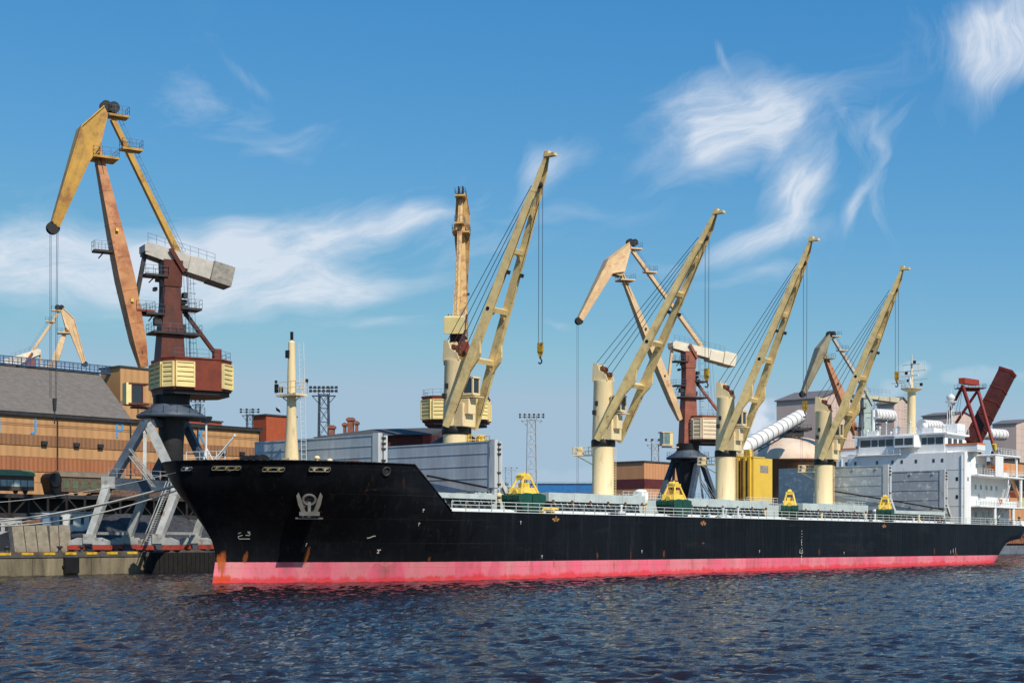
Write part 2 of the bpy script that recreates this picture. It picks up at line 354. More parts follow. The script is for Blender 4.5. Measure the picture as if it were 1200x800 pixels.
# ================================================================== SHIP
def smooth01(t): t = min(1, max(0, t)); return t*t*(3-2*t)
ZD, ZF = 7.42, 12.08
def xs(z):
    zs = [-3, 0, 2.5, 4.0, 5.4, 7.5, 9.6, 12.2]; v = [5.2, 4.5, 4.9, 4.6, 3.8, 2.3, .75, 0]
    return float(np.interp(z, zs, v))
def hb(x, z):
    k = min(1, max(0, z/12)); x0 = xs(z); Lg = 36-14*k; p = 2.0+.5*k; e = 1-.35*k
    t = (x-x0)/Lg
    if t <= 0: return 0.0
    y = 14*((1-(1-min(t, 1))**p)**e)
    xe = xend(z); La = 15
    a = (xe-x)/La
    if a < 1: y *= max(0, (1-(1-max(a, 0))**2.2))**(.8) if z < 5 else (.78+.22*(1-(1-max(a, 0))**2))
    return y
def xend(z): return float(np.interp(z, [-3, 0, 2, 4, 6, 7.5], [168, 174, 176.5, 179.5, 183, 184.5]))
ship = thing('bulk_carrier', SO, 'long black bulk carrier with pink waterline band and four cream deck cranes', 'cargo ship', org=False)
ship.rotation_euler = (0, PITCH, math.atan2(UU.y, UU.x))
def hull_mat():
    m = bpy.data.materials.new('hull paint'); m.use_nodes = True; nt = m.node_tree; N = nt.nodes; L = nt.links; b = N['Principled BSDF']
    def V(op, a, bb=None, clamp=False):
        q = N.new('ShaderNodeMath'); q.operation = op; q.use_clamp = clamp
        for i, v in enumerate((a, bb)):
            if v is None: continue
            if isinstance(v, (int, float)): q.inputs[i].default_value = v
            else: L.new(v, q.inputs[i])
        return q.outputs[0]
    def NZ(scale, det=5, mp=(1, 1, 1), rg=.6):
        mq = N.new('ShaderNodeMapping'); mq.inputs['Scale'].default_value = mp; L.new(tc.outputs['Object'], mq.inputs[0])
        n = N.new('ShaderNodeTexNoise'); n.inputs['Scale'].default_value = scale; n.inputs['Detail'].default_value = det; n.inputs['Roughness'].default_value = rg
        L.new(mq.outputs[0], n.inputs['Vector']); return n.outputs['Fac']
    def MX(f, a, c):
        q = N.new('ShaderNodeMix'); q.data_type = 'RGBA'; L.new(f, q.inputs['Factor'])
        for k, v in (('A', a), ('B', c)):
            if isinstance(v, tuple): q.inputs[k].default_value = (*v, 1)
            else: L.new(v, q.inputs[k])
        return q.outputs['Result']
    tc = N.new('ShaderNodeTexCoord'); sp = N.new('ShaderNodeSeparateXYZ'); L.new(tc.outputs['Object'], sp.inputs[0]); X, Y, Z = sp.outputs
    # black topsides: chalky streaks, scuffs, weld seams
    st = V('MULTIPLY', V('SUBTRACT', NZ(.5, 7, (1, 1, .12), .7), .48), 4, True)
    blk = MX(st, (.004,.0045,.006), (.011,.0125,.016))
    sc = V('MULTIPLY', V('SUBTRACT', NZ(.7, 8, (.18, 1, 1.6), .75), .62), 9, True)
    blk = MX(V('MULTIPLY', sc, .9), blk, (.032,.033,.037))
    patch = V('GREATER_THAN', NZ(.09, 0, (1, 1, 2.2)), .53); blk = MX(V('MULTIPLY', patch, .35), blk, (.009,.010,.014))
    # rust runs down the black
    rr = V('MULTIPLY', V('SUBTRACT', NZ(1.3, 6, (1, 1, .06), .75), .625), 12, True)
    low = V('MULTIPLY', V('ADD', V('MULTIPLY', V('SUBTRACT', 4.2, Z), .5, True), V('MULTIPLY', V('SUBTRACT', Z, 5.6), .35, True)), 1.0, True)
    blk = MX(V('MULTIPLY', V('MULTIPLY', rr, low), .75), blk, (.16,.055,.02))
    chalk = V('MULTIPLY', V('SUBTRACT', NZ(1.9, 7, (1, 1, .05), .8), .55), 6, True); blk = MX(V('MULTIPLY', chalk, .45), blk, (.040,.043,.050))
    sw = V('MULTIPLY', V('SUBTRACT', NZ(.16, 6, (.35, 1, 1.8), .7), .56), 8, True); blk = MX(V('MULTIPLY', sw, .35), blk, (.030,.031,.034))
    # boot topping
    pn = V('MULTIPLY', V('SUBTRACT', NZ(.5, 8, (1, 1, .5), .75), .42), 4, True)
    pink = MX(pn, (.82,.145,.22), (.50,.15,.16)); pt = V('GREATER_THAN', NZ(.16, 1, (1, 1, .01)), .52); pink = MX(V('MULTIPLY', pt, .35), pink, (.78,.29,.31))
    pale = V('MULTIPLY', V('SUBTRACT', NZ(.22, 4, (1, 1, .2)), .5), 5, True); pink = MX(V('MULTIPLY', pale, .45), pink, (.80,.36,.34))
    pr = V('MULTIPLY', V('SUBTRACT', NZ(1.4, 8, (1, 1, .2), .8), .55), 7, True); pink = MX(V('MULTIPLY', pr, .55), pink, (.27,.07,.04))
    wet = V('ADD', .62, V('ADD', V('MULTIPLY', X, .0045), V('MULTIPLY', V('SUBTRACT', NZ(.8, 8, (1, 1, .4), .75), .5), 2.0)))
    wf = V('MULTIPLY', V('MULTIPLY', V('SUBTRACT', wet, Z), 3.0, True), .85); pink = MX(wf, pink, (.74,.05,.055))
    edge = V('ADD', 2.1, V('MULTIPLY', V('SUBTRACT', NZ(2.5, 3), .5), .05))
    col = MX(V('MULTIPLY', V('SUBTRACT', Z, edge), 40, True), pink, blk)
    # stem rust, anchor rust and shell-door rust at their places
    def blob(x0, z0, rx, rz, col_, st_, cur, sc_=2.0):
        dx = V('POWER', V('ABSOLUTE', V('DIVIDE', V('SUBTRACT', X, x0), rx)), 2.0); dz = V('POWER', V('ABSOLUTE', V('DIVIDE', V('SUBTRACT', Z, z0), rz)), 2.0)
        g = V('SUBTRACT', V('ADD', V('SUBTRACT', 1.0, V('ADD', dx, dz)), V('MULTIPLY', V('SUBTRACT', NZ(sc_, 6, (1, 1, .35), .7), .5), 2.6)), .15)
        return MX(V('MULTIPLY', V('MULTIPLY', g, 1.6, True), st_), cur, col_)
    col = blob(5.25, 1.9, .38, 1.7, (.42,.10,.02), .9, col); col = blob(5.2, .45, 1.1, .5, (.60,.07,.012), .9, col)
    for (x0, z0, rx, rz, s_) in hull_spots: col = blob(x0, z0, rx, rz, (.26,.075,.02), s_*.85, col, 3.0)
    L.new(col, b.inputs['Base Color']); b.inputs['Roughness'].default_value = .48; b.inputs['Specular IOR Level'].default_value = .16
    # plate seams and slight plate buckling
    sm1 = V('LESS_THAN', V('FRACT', V('DIVIDE', V('ADD', Z, .9), 2.45)), .018); sm2 = V('LESS_THAN', V('FRACT', V('DIVIDE', X, 9.3)), .006)
    wv = V('SINE', V('MULTIPLY', X, 7.8)); h = V('ADD', V('MULTIPLY', V('MAXIMUM', sm1, sm2), .5), V('ADD', V('MULTIPLY', wv, .12), V('MULTIPLY', NZ(.8, 3), .7)))
    bp = N.new('ShaderNodeBump'); bp.inputs['Strength'].default_value = .7; bp.inputs['Distance'].default_value = .045; L.new(h, bp.inputs['Height']); L.new(bp.outputs[0], b.inputs['Normal'])
    return m
def hull_pt(px, py):
    y = -12.0
    for _ in range(60):
        P = shp(px, py, y); y = .6*y+.4*(-hb(P.x, P.z))
    return shp(px, py, y)
def hull_frame(P):
    e = .05; f = lambda x, z: Vector((x, -hb(x, z), z))
    tx = (f(P.x+e, P.z)-f(P.x-e, P.z)).normalized(); tz = (f(P.x, P.z+e)-f(P.x, P.z-e)).normalized(); n = tx.cross(tz).normalized()
    if n.y > 0: n = -n
    return tx, tz, n
hull_spots = []
for px, py, rx, rz, s in ((287,653,.22,.7,.9), (359,651,.24,1.1,1.0), (365,600,1.1,.25,.6), (503,655,.2,.35,.6), (651,608,.5,.25,.9), (649,660,.2,.6,.5), (824,612,.8,.3,.9), (824,636,.4,.15,.8),
                          (1036,616,.6,.3,.9), (778,648,.25,.6,.6), (700,650,.2,.5,.5), (960,646,.3,.6,.5), (1095,645,.3,.7,.5), (1120,650,.9,.6,.5), (720,662,.3,.8,.5)):
    P = hull_pt(px, py); hull_spots.append((P.x, P.z, rx, rz, s))
HM = hull_mat()
def hull(b):
    b.smooth = True
    def patch(levels, xe, ns):
        for sgn in (-1, 1):
            P = []
            for z in levels:
                x0 = xs(z); x1 = xe(z)
                for i in range(ns):
                    t = i/(ns-1); t = t*t*(3-2*t)*.5+t*.5 if False else (1-math.cos(math.pi*t))/2
                    # denser near the stem
                    x = x0+(x1-x0)*t; P.append((x, sgn*hb(x, z), z))
            nl = len(levels); fs = []
            for j in range(nl-1):
                for i in range(ns-1):
                    q = (j*ns+i, j*ns+i+1, (j+1)*ns+i+1, (j+1)*ns+i); fs.append(q if sgn < 0 else q[::-1])
            b.add(P, fs)
    patch([-3,-1.5,-.5,0,.5,1,1.5,2,2.5,3,3.6,4.2,5,5.8,6.6,ZD], xend, 150)
    patch([ZD, 8.2, 9, 9.8, 10.6, 11.4, ZF], lambda z: 24.8-(z-ZD)/(ZF-ZD)*5.6, 70)
    # transom
    P = [(xend(z), s*hb(xend(z)-.01, z), z) for z in (4,5,6,6.8,ZD) for s in (-1, 1)]
    b.add(P, [(2*i, 2*i+1, 2*i+3, 2*i+2) for i in range(4)], False)
    # thickness of the bulwark rim
    for sgn in (-1, 1):
        pts = [Vector((x, sgn*hb(x, ZF), ZF)) for x in np.linspace(.02, 19.2, 40)]
        for a, c in zip(pts[:-1], pts[1:]): b.beam(a, c, .22, .12, side=Vector((0, 1, 0)))
        b.beam(pts[-1], Vector((24.8, sgn*hb(24.8, ZD), ZD+.05)), .22, .12, side=Vector((0, 1, 0)))
part('hull', HM, ship, hull)
def plate(b, z, x0, x1, ins=.12, th=.12, n=50):
    A = []; 
    for i in range(n+1):
        x = x0+(x1-x0)*i/n; y = max(.02, hb(x, z)-ins); A.append((x, y))
    P = [(x, -y, z) for x, y in A]+[(x, y, z) for x, y in A]
    b.add(P, [(i, i+1, n+2+i, n+1+i) for i in range(n)])
    # rim below so the sheet has thickness
    P2 = [(x, -y, z-th) for x, y in A]+[(x, y, z-th) for x, y in A]
    b.add(P+P2, [(i, 2*n+2+i, 2*n+3+i, i+1) for i in range(n)])
part('main_deck', M_deck, ship, lambda b: plate(b, 7.3, 20, 184))
part('forecastle_deck', M_deck, ship, lambda b: (plate(b, 10.9, .8, 21.5), b.box((21.3,-12.6,7.3),(21.5,12.6,10.9))))
# ---- stern-side railing
for sgn in (-1, 1):
    def siderail(b):
        for x0 in np.arange(25, 184, 8):
            n = 4; pts = [Vector((x0+8*i/n, sgn*(hb(min(x0+8*i/n, 184), 7.3)-.12), 7.35)) for i in range(n+1) if x0+8*i/n < 184.2]
            if len(pts) > 1: b.rail(pts, 1.2, 1.5, .052, 3)
    part('railing', M_rail, ship, siderail)
def deckedge(b):
    pts = [Vector((x, -hb(x, 7.42)+.02, 7.46)) for x in np.arange(25, 184, 3)]
    b.path(pts, .04, 5)
part('gunwale_strip', M_rail, ship, deckedge)
# ---- hatches
HOLDS = [(18.9, 35.2), (45.5, 63), (74, 92.5), (103.5, 122), (131.5, 149.5)]
for i, (a, c) in enumerate(HOLDS):
    def co(b):
        b.box((a,-10,7.3),(c,10,8.95))
        x = a+.5
        while x < c:
            for sgn in (-1, 1):
                b.prism([(x, sgn*10.0, 7.3), (x, sgn*11.2, 7.3), (x, sgn*10.1, 8.9)], (.10, 0, 0))
            x += 1.15
    hc = part('hatch_coaming', M_coam, ship, co)
    part('coaming_stay', M_rail, hc, lambda b: [b.beam((x,-10.75,7.35),(x,-10.12,8.9), .12, .10) for x in np.arange(a+.6, c, 1.15)])
    if i in (1, 2, 3):
        def cov(b):
            n = 4; w = (c-a+1.6)/n
            for k in range(n):
                b.box((a-.8+k*w+.03,-10.4,8.98),(a-.8+(k+1)*w-.03,10.4,10.02+(.05 if k % 2 else 0)))
                b.box((a-.8+k*w+.5,-10.43,9.1),(a-.8+k*w+.62,-10.4,9.9)); b.box((a-.8+(k+1)*w-.62,-10.43,9.1),(a-.8+(k+1)*w-.5,-10.4,9.9))
        cv = part('hatch_cover', M_deckg, ship, cov, bevel=.04)
        part('cover_wheel', M_rust, cv, lambda b: [b.tube((x,-10.5,9.0),(x,-10.3,9.0), .22, n=8) for x in np.linspace(a, c, 6)])
    else:
        # pontoon edge seen under the open covers
        part('hatch_rim', M_deckg, ship, lambda b: [b.box((a-.3,-10.6,8.95),(c+.3,-10.0,9.5)), b.box((a-.3,10.0,8.95),(c+.3,10.6,9.5)), b.box((a-.3,-10,8.95),(a+.2,10,9.5)), b.box((c-.2,-10,8.95),(c+.3,10,9.5))])
# cross-deck structures between the hatches
M_panel = mat('grey hatch panel paint', (.42,.475,.51), rough=.55, var=.2, vs=.8, rust=.18, rs=1.0, rustcol=(.30,.30,.30), streak=True)
M_spot = mat('patched grey hatch paint', (.40,.44,.46), rough=.6, var=.12, vs=.5, rust=.40, rs=.9, rustcol=(.72,.74,.66))
def panel(x, ztop, zbot, y0, y1, m, lab, arm=True, th=1.1):
    def body(b):
        b.box((x,y0+.9,zbot),(x+th*.45,y1,ztop-.15)); b.box((x+th*.55,y0+.9,zbot),(x+th,y1,ztop-.15))
        b.box((x-.06,y0+.9,ztop-.15),(x+th+.06,y1,ztop)); b.box((x-.04,y0+.9,zbot-.12),(x+th+.04,y1,zbot))
        for k in range(1, 4):
            z = zbot+(ztop-zbot)*k/4; b.box((x-.05,y0+1,z-.03),(x,y1,z+.03))
        for k in range(1, 12) if m is M_spot else ():
            y = y0+.9+(y1-y0-.9)*k/12; b.box((x-.015,y-.015,zbot+.1),(x,y+.015,ztop-.2))
        for k in range(5) if m is M_spot else ():
            y = y0+2+(y1-y0-3)*k/4.2; b.box((x-.14,y,zbot+.2),(x-.001,y+.35,zbot+.6)); b.box((x-.14,y,ztop-.7),(x-.001,y+.25,ztop-.35))
    p = part('folded_hatch_cover', m, ship, body, label=lab)
    def ends(b):
        b.box((x-.1,y0,zbot+.3),(x+th*.42,y0+.88,ztop+.1)); b.box((x+th*.62,y0,zbot+.3),(x+th+.1,y0+.88,ztop-.1))
        if arm: b.beam((x+th*.8,y0+.3,zbot+1.6),(x+th+1.6,y0+.1,zbot-1.3), .35, .45); b.beam((x+th*.2,y0+.3,zbot+.5),(x+th*.2,y0+.3,zbot-1.5), .45, .4)
    part('cover_end_plate', mat('dull white plate', (.55,.57,.57), var=.2, vs=1.5, rust=.25, rs=1.5, streak=True), p, ends)
    part('hinge_lug', M_dark, p, lambda b: [b.box((x+th*.3,y0-.12,ztop-.5-k*.55),(x+th*.8,y0-.001,ztop-.32-k*.55)) for k in range(3)]+[b.box((x+th*.3,y0-.1,zbot+.6+k*1.3),(x+th*.8,y0-.001,zbot+.78+k*1.3)) for k in range(2)])
    return p
panel(17.6, 15.3, 10.6, -10.4, 9.8, M_panel, 'foremost folded grey hatch panel')
pB = panel(35.4, 15.6, 10.0, -10.4, 10.0, M_panel, 'folded grey hatch panel in front of the first crane')
panel(129.9, 16.75, 10.3, -10.2, 10.0, M_spot, 'patched grey hatch panel behind the fourth crane')
panel(150.2, 16.7, 9.95, -10.4, 10.0, M_spot, 'patched grey hatch panel against the deckhouse')
def rod(b):
    for (p, q) in ((shp(500,557,-9), shp(570,571,-10.6)), (shp(975,575,-2), shp(1107,596.5,-10.6))):
        pass
def shpx(px, py, x):      # the crosswise plane at station x
    O = SO+UU*x; P = onv(px, py, O, WW); l = loc(P); return Vector((x, l.y, l.z))
for (x, p, q) in ((35.2, (500,557), (570,571)), (129.7, (975,575), (1038,585)), (150.0, (1044,586), (1107,597))):
    part('hatch_rod', M_black, ship, lambda b: b.tube(shpx(*p, x-.12), shpx(*q, x-.12), .11, n=6))
part('hold_opening', mat('hold inside', (.10,.03,.022), var=.3), ship, lambda b: (b.box((19.2,-9.7,9.5),(34.9,9.7,9.56)), b.box((132,-9.7,9.5),(149,9.7,9.56))))
for (a, c) in ((37, 44.5), (64.5, 72.8), (94, 102.5), (123.5, 130)):
    mh = part('mast_house', M_deckg, ship, lambda b: (b.box((a,-6.5,7.3),(c,6.5,9.7)), b.box((a+.4,-4.6,9.7),(c-.4,4.6,9.9))), bevel=.05)
    part('mast_house_railing', M_rail, mh, lambda b: b.rail([(a,-6.3,9.7),(c,-6.3,9.7),(c,6.3,9.7)], 1.1, 1.2, .035, 3))
# small deck clutter: vents, pipes
for k, (x, y, h, r) in enumerate([(38,-8.6,2.2,.35),(43,-8.8,1.8,.3),(66,-8.6,2.0,.35),(71,-8.7,2.6,.28),(95,-8.7,2.2,.35),(100.5,-8.5,1.7,.3),(124.5,-8.8,2.2,.35),(128.5,-8.6,2.0,.3)]):
    part('vent_post', M_rail if k % 2 else M_cream, ship, lambda b: (b.tube((x,y,7.3),(x,y,7.3+h), r*.6, n=10), b.lathe((x,y,7.3+h), [(r*.7,-.3),(r*1.3,-.15),(r*1.3,.15),(r*.6,.32)], 10)))
part('deck_pipe', M_rail, ship, lambda b: [b.tube((26,-12.2+.35*k,7.55+.1*k),(150,-12.2+.35*k,7.55+.1*k), .08+.02*k, n=6) for k in range(3)])
R_ = random.Random(9)
for i in range(26):
    x = R_.uniform(26, 151); y = -R_.uniform(11.6, 13.2); h_ = R_.uniform(.5, 1.5); w_ = R_.uniform(.2, .6)
    if any(abs(x-q) < 3 for q in (34, 63, 70, 91, 112, 127)): continue
    mm_ = R_.choice((M_rail, M_dark, M_deckg, M_rust, M_cream, M_green))
    part(('deck_valve', 'bollard', 'air_pipe')[i % 3], mm_, ship, lambda b: (b.box((x-w_,y-.2,7.31),(x+w_,y+.2,7.31+h_*.5)), b.tube((x,y,7.3),(x,y,7.3+h_), .14, n=8), b.tube((x-.25,y,7.3+h_),(x+.25,y,7.3+h_), .12, n=8)))
part('winch_house', M_white, ship, lambda b: (b.box((71.2,-4.4,9.9),(72.6,-3.0,10.9)), b.lathe((71.9,-3.7,10.9), [(.8,0),(.85,.12),(.7,.3),(.3,.4)], 12)))

# ---- deck cranes
PHI = math.radians(-36)
hw = Vector((math.cos(PHI), math.sin(PHI), 0)); hd = Vector((hw.dot(UU), hw.dot(WW), 0)).normalized(); sd = Vector((-hd.y, hd.x, 0))   # sd points to the far side
DCS = [(39.8, (640,183), (516,498), 402, 'nearest the bow', 1), (68.45, (838,250), (698,512), 432, 'second from the bow', -1),
       (98.1, (950,282), (842,527), 470, 'third from the bow', -1), (127.35, (1057,316), (957,537), 436, 'nearest the deckhouse', -1)]
ZR = 17.55
for ci, (xc, tip, foot, hooky, lab, pdir) in enumerate(DCS):
    A = Vector((xc, 0, 0)); Aw = SO+UU*xc
    Tw = onv(tip[0], tip[1], Aw, hw); T = loc(Tw)
    Lv = 28.0
    ped = part('deck_crane', M_cream, ship, lambda b: (b.lathe(A, [(1.75,7.3),(1.75,7.6),(1.48,7.7),(1.46,ZR-.55)], 28), b.box((xc-1.9,-1.9,7.3),(xc+1.9,1.9,9.75))), label='cream deck crane '+lab)
    part('slewing_ring', M_black, ped, lambda b: b.lathe(A, [(1.52,ZR-.62),(1.62,ZR-.5),(1.62,ZR+.25),(1.5,ZR+.35)], 28))
    def tower(b):
        b.lathe(A, [(1.5,ZR+.3),(1.42,ZR+3),(1.30,Lv-2.6),(1.33,Lv-2.5),(1.33,Lv-2.25)], 28)
        # base housing between the boom feet
        c = A+hd*1.1+ZZ*(ZR+1.6); b.cbox(c, hd*1.0, sd*1.25, ZZ*1.35)
        b.cbox(A+hd*1.9-sd*.2+ZZ*(ZR+2.6), hd*.8, sd*.7, ZZ*.9)
    tw = part('tower', M_cream, ped, tower, bevel=.04)
    def cap(b):
        for k in (-1, 1):
            o = A+sd*(k*.75)
            b.prism([o-hd*1.25+ZZ*(Lv-2.3), o+hd*1.2+ZZ*(Lv-2.3), o+hd*.9+ZZ*(Lv-1.5), o-hd*.1+ZZ*(Lv-.9), o-hd*.45+ZZ*(Lv+.1), o-hd*1.1+ZZ*(Lv+.15)], sd*(k*.14))
        b.cbox(A-hd*.7+ZZ*(Lv-1.2), hd*.5, sd*.7, ZZ*1.05)
    part('sheave_bracket', M_cream, ped, cap)
    for k in (-2, 1):
        for j in (0, 1): part('luffing_sheave', M_rust, ped, lambda b: b.tube(A+hd*(.75-.7*j)+sd*(.28*k)+ZZ*(Lv-1.45+.75*j), A+hd*(.75-.7*j)+sd*(.28*k+.3)+ZZ*(Lv-1.45+.75*j), .36, n=14))
    # boom: two box girders meeting at the head
    F0 = A+hd*.75+ZZ*(ZR+.15); TB = T-(T-F0).normalized()*1.9; ax = (TB-F0); axn = ax.normalized(); upn = sd.cross(axn).normalized()
    if upn.z < 0: upn = -upn
    hwid = lambda t: 2.75+(.62-2.75)*min(1, t/.93)
    dep = lambda t: float(np.interp(t, [0, .08, .3, .5, .9, 1], [.65, .85, 1.05, .95, .7, .5]))
    wid = lambda t: float(np.interp(t, [0, .1, .35, .7, 1], [.5, .62, .62, .55, .4]))
    def girder(b, k):
        ts = np.linspace(0, .93, 15)
        for t0_, t1_ in zip(ts[:-1], ts[1:]):
            a = F0+ax*t0_+sd*(k*hwid(t0_)); c = F0+ax*t1_+sd*(k*hwid(t1_)); b.beam(a, c, wid(t0_), dep(t0_), sd, wid(t1_), dep(t1_))
    bo = part('boom', M_boom, ped, lambda b: girder(b, -1)); part('boom', M_boom, ped, lambda b: girder(b, 1))
    for t in (.27, .47, .70, .86):
        def cross(b):
            a = F0+ax*t; b.beam(a-sd*hwid(t), a+sd*hwid(t), .55, .85*dep(t), side=axn)
            for k in (-1, 1):
                o = a+sd*(k*(hwid(t)-wid(t)*.5)); b.prism([o-upn*.3, o-axn*1.0-upn*.3, o-sd*(k*.9)-upn*.3], upn*.5)
        part('boom_cross_member', M_boom, ped, cross)
    for k in (-1, 1):            # gusset at the lower knee
        o = F0+ax*.29+sd*(k*hwid(.29)-.15); part('knee_gusset', M_boom, ped, lambda b: b.prism([o-upn*.4-axn*2.2, o-upn*1.1-axn*.2, o-upn*1.1+axn*.4, o-upn*.4+axn*2.0], sd*.3))
    for k in (-1, 1):
        part('girder_pipe', M_dark, ped, lambda b: b.tube(F0+ax*.06+sd*(k*(hwid(.06)-.2))-upn*(dep(.06)*.5+.08), F0+ax*.9+sd*(k*(hwid(.9)-.1))-upn*(dep(.9)*.5+.06), .045, n=5))
        a_ = F0+ax*.47+sd*(k*(hwid(.47)+wid(.47)*.5)); part('girder_manhole', M_black, ped, lambda b: (b.tube(a_-sd*(k*.02), a_+sd*(k*.04), .24, n=12), b.cbox(a_-axn*1.1, axn*.4, sd*.05, upn*.15)))
        a2_ = F0+ax*.62+sd*(k*hwid(.62))-upn*.75; part('boom_floodlight', M_dark, ped, lambda b: (b.cbox(a2_, axn*.22, sd*.2, upn*.16), b.beam(a2_, a2_+upn*.3, .08)))
    def lad2(b):
        o = lambda t, q: F0+ax*t+sd*(-hwid(t)+q)+upn*(dep(t)*.5+.12)
        for q in (-.2, .2): b.tube(o(.1, q), o(.9, q), .025, n=4)
        for t in np.arange(.1, .9, .014): b.tube(o(t, -.2), o(t, .2), .02, n=4, cap=False)
    part('boom_ladder', M_cream, ped, lad2)
    def head(b):
        e = F0+ax*.93
        for k in (-1, 1): b.prism([e+sd*(k*.58)-upn*.4, e+sd*(k*.58)+upn*.35, TB+sd*(k*.42)+upn*.35, T+sd*(k*.25)+upn*.25, T+sd*(k*.25)-upn*.05, TB+sd*(k*.42)-upn*.35], sd*.1)
        b.beam(e+upn*.25, T+upn*.15, .62, .14, sd)
        b.cbox(T+axn*.1+hd*.35, hd*.75, sd*.35, ZZ*.16); b.cbox(T+axn*.3-hd*.1, hd*.3, sd*.3, ZZ*.3)
    part('boom_head', M_boom, ped, head)
    SH = F0+ax*.955
    for k in (-2, -1, 0, 1): part('head_sheave', M_dark, ped, lambda b: b.tube(SH+sd*(.2*k), SH+sd*(.2*k+.13), .42, n=14))
    for k in (-1.5, -.5, .5, 1.5):
        part('luffing_rope', M_rope, ped, lambda b: b.tube(A+hd*(-.1+.75*k)+sd*(.15*k)+ZZ*(Lv-.75-.45*k), F0+ax*(.90-.03*k)+sd*(.12*k)+upn*.75, .042, n=5, cap=False))
    hz = loc(onv(SH.x*0+tip[0]-8, hooky, Aw, hw)).z
    hp = SH+hd*.35
    for k in (-1, 1):
        part('hoist_rope', M_rope, ped, lambda b: b.tube(hp+hd*(k*.27), Vector((hp.x, hp.y, hz))+hd*(k*.25), .035, n=5, cap=False))
    Hk = Vector((hp.x, hp.y, hz))
    hb_ = part('hook_block', M_hook, ped, lambda b: (b.cbox(Hk-ZZ*.5, hd*.32, sd*.16, ZZ*.55), b.prism([Hk-hd*.34-sd*.14-ZZ*.9, Hk+hd*.34-sd*.14-ZZ*.9, Hk+hd*.14-sd*.14-ZZ*1.5, Hk-hd*.14-sd*.14-ZZ*1.5], sd*.28)))
    hj = Hk-ZZ*1.45
    part('hook', M_dark, ped, lambda b: (b.tube(hj, hj-ZZ*.3, .12, n=8), b.path([hj-ZZ*.25, hj+hd*.2-ZZ*.5, hj+hd*.16-ZZ*.8, hj-hd*.1-ZZ*.88, hj-hd*.24-ZZ*.7], .09, 6)))
    # operator's cab between the girders
    cc = A+hd*2.3+sd*.1+ZZ*(ZR+5.0)
    cb = part('operator_cab', M_cream, ped, lambda b: (b.cbox(cc+ZZ*1.0, hd*.85, sd*.75, ZZ*.1), b.cbox(cc-ZZ*.95, hd*.8, sd*.7, ZZ*.12), [b.cbox(cc+hd*(.7*i)+sd*(.62*j), hd*.09, sd*.09, ZZ*.9) for i in (-1, 1) for j in (-1, 1)], b.cbox(cc-hd*.72, hd*.06, sd*.6, ZZ*.9), b.cbox(cc-ZZ*1.3+hd*.1, hd*1.1, sd*.9, ZZ*.06), b.cbox(cc-hd*1.1-ZZ*1.25, hd*.6, sd*.2, ZZ*.2)))
    part('cab_window', M_glass, ped, lambda b: b.cbox(cc, hd*.66, sd*.6, ZZ*.86))
    if True:
        s = pdir; pc = A+(Vector((0.5, -.25, 0)) if s > 0 else Vector((-.35, .9, 0))).normalized()*2.6+ZZ*(ZR-1.7)
        dd = (pc-A); dd.z = 0; dd.normalize(); ee = Vector((-dd.y, dd.x, 0))
        pl = part('side_platform', M_yel if s > 0 else M_cream, ped, lambda b: (b.cbox(pc, dd*1.5, ee*.8, ZZ*.07), b.beam(A+dd*1.4+ZZ*(ZR-3), pc+dd*1.2, .14), b.rail([pc-dd*1.2-ee*.75, pc+dd*1.45-ee*.75, pc+dd*1.45+ee*.75, pc-dd*1.2+ee*.75], 1.1, .8, .045, 2)))
        part('rope_drum', M_yel if s > 0 else M_cream, ped, lambda b: (b.cbox(pc+dd*.6+ZZ*.5, dd*.35, ee*.4, ZZ*.45), b.tube(pc+dd*.6-ee*.5+ZZ*.9, pc+dd*.6+ee*.5+ZZ*.9, .25, n=8)))
    def lad(b):
        q = A+Vector((.55,-1.55,0))
        for k in (-.22, .22): b.tube(q+Vector((k,0,8)), q+Vector((k,0,ZR-.7)), .03, n=4)
        z = 8
        while z < ZR-.7: b.tube(q+Vector((-.22,0,z)), q+Vector((.22,0,z)), .025, n=4); z += .35
    part('ladder', M_cream, ped, lad)
    part('tower_hatch', M_dark, ped, lambda b: b.cbox(A-sd*1.36-hd*.2+ZZ*(ZR+5.1), hd*.22, sd*.1, ZZ*.3))
    part('tower_floodlight', M_dark, ped, lambda b: b.cbox(A-sd*1.5-hd*.45+ZZ*(ZR+3.9), hd*.25, sd*.18, ZZ*.3))
    part('ring_guard', M_cream, ped, lambda b: b.rail([A+Vector((1.75*math.cos(t), 1.75*math.sin(t), ZR+.35)) for t in np.linspace(-2.4, .2, 7)], .5, .6, .03, 1))

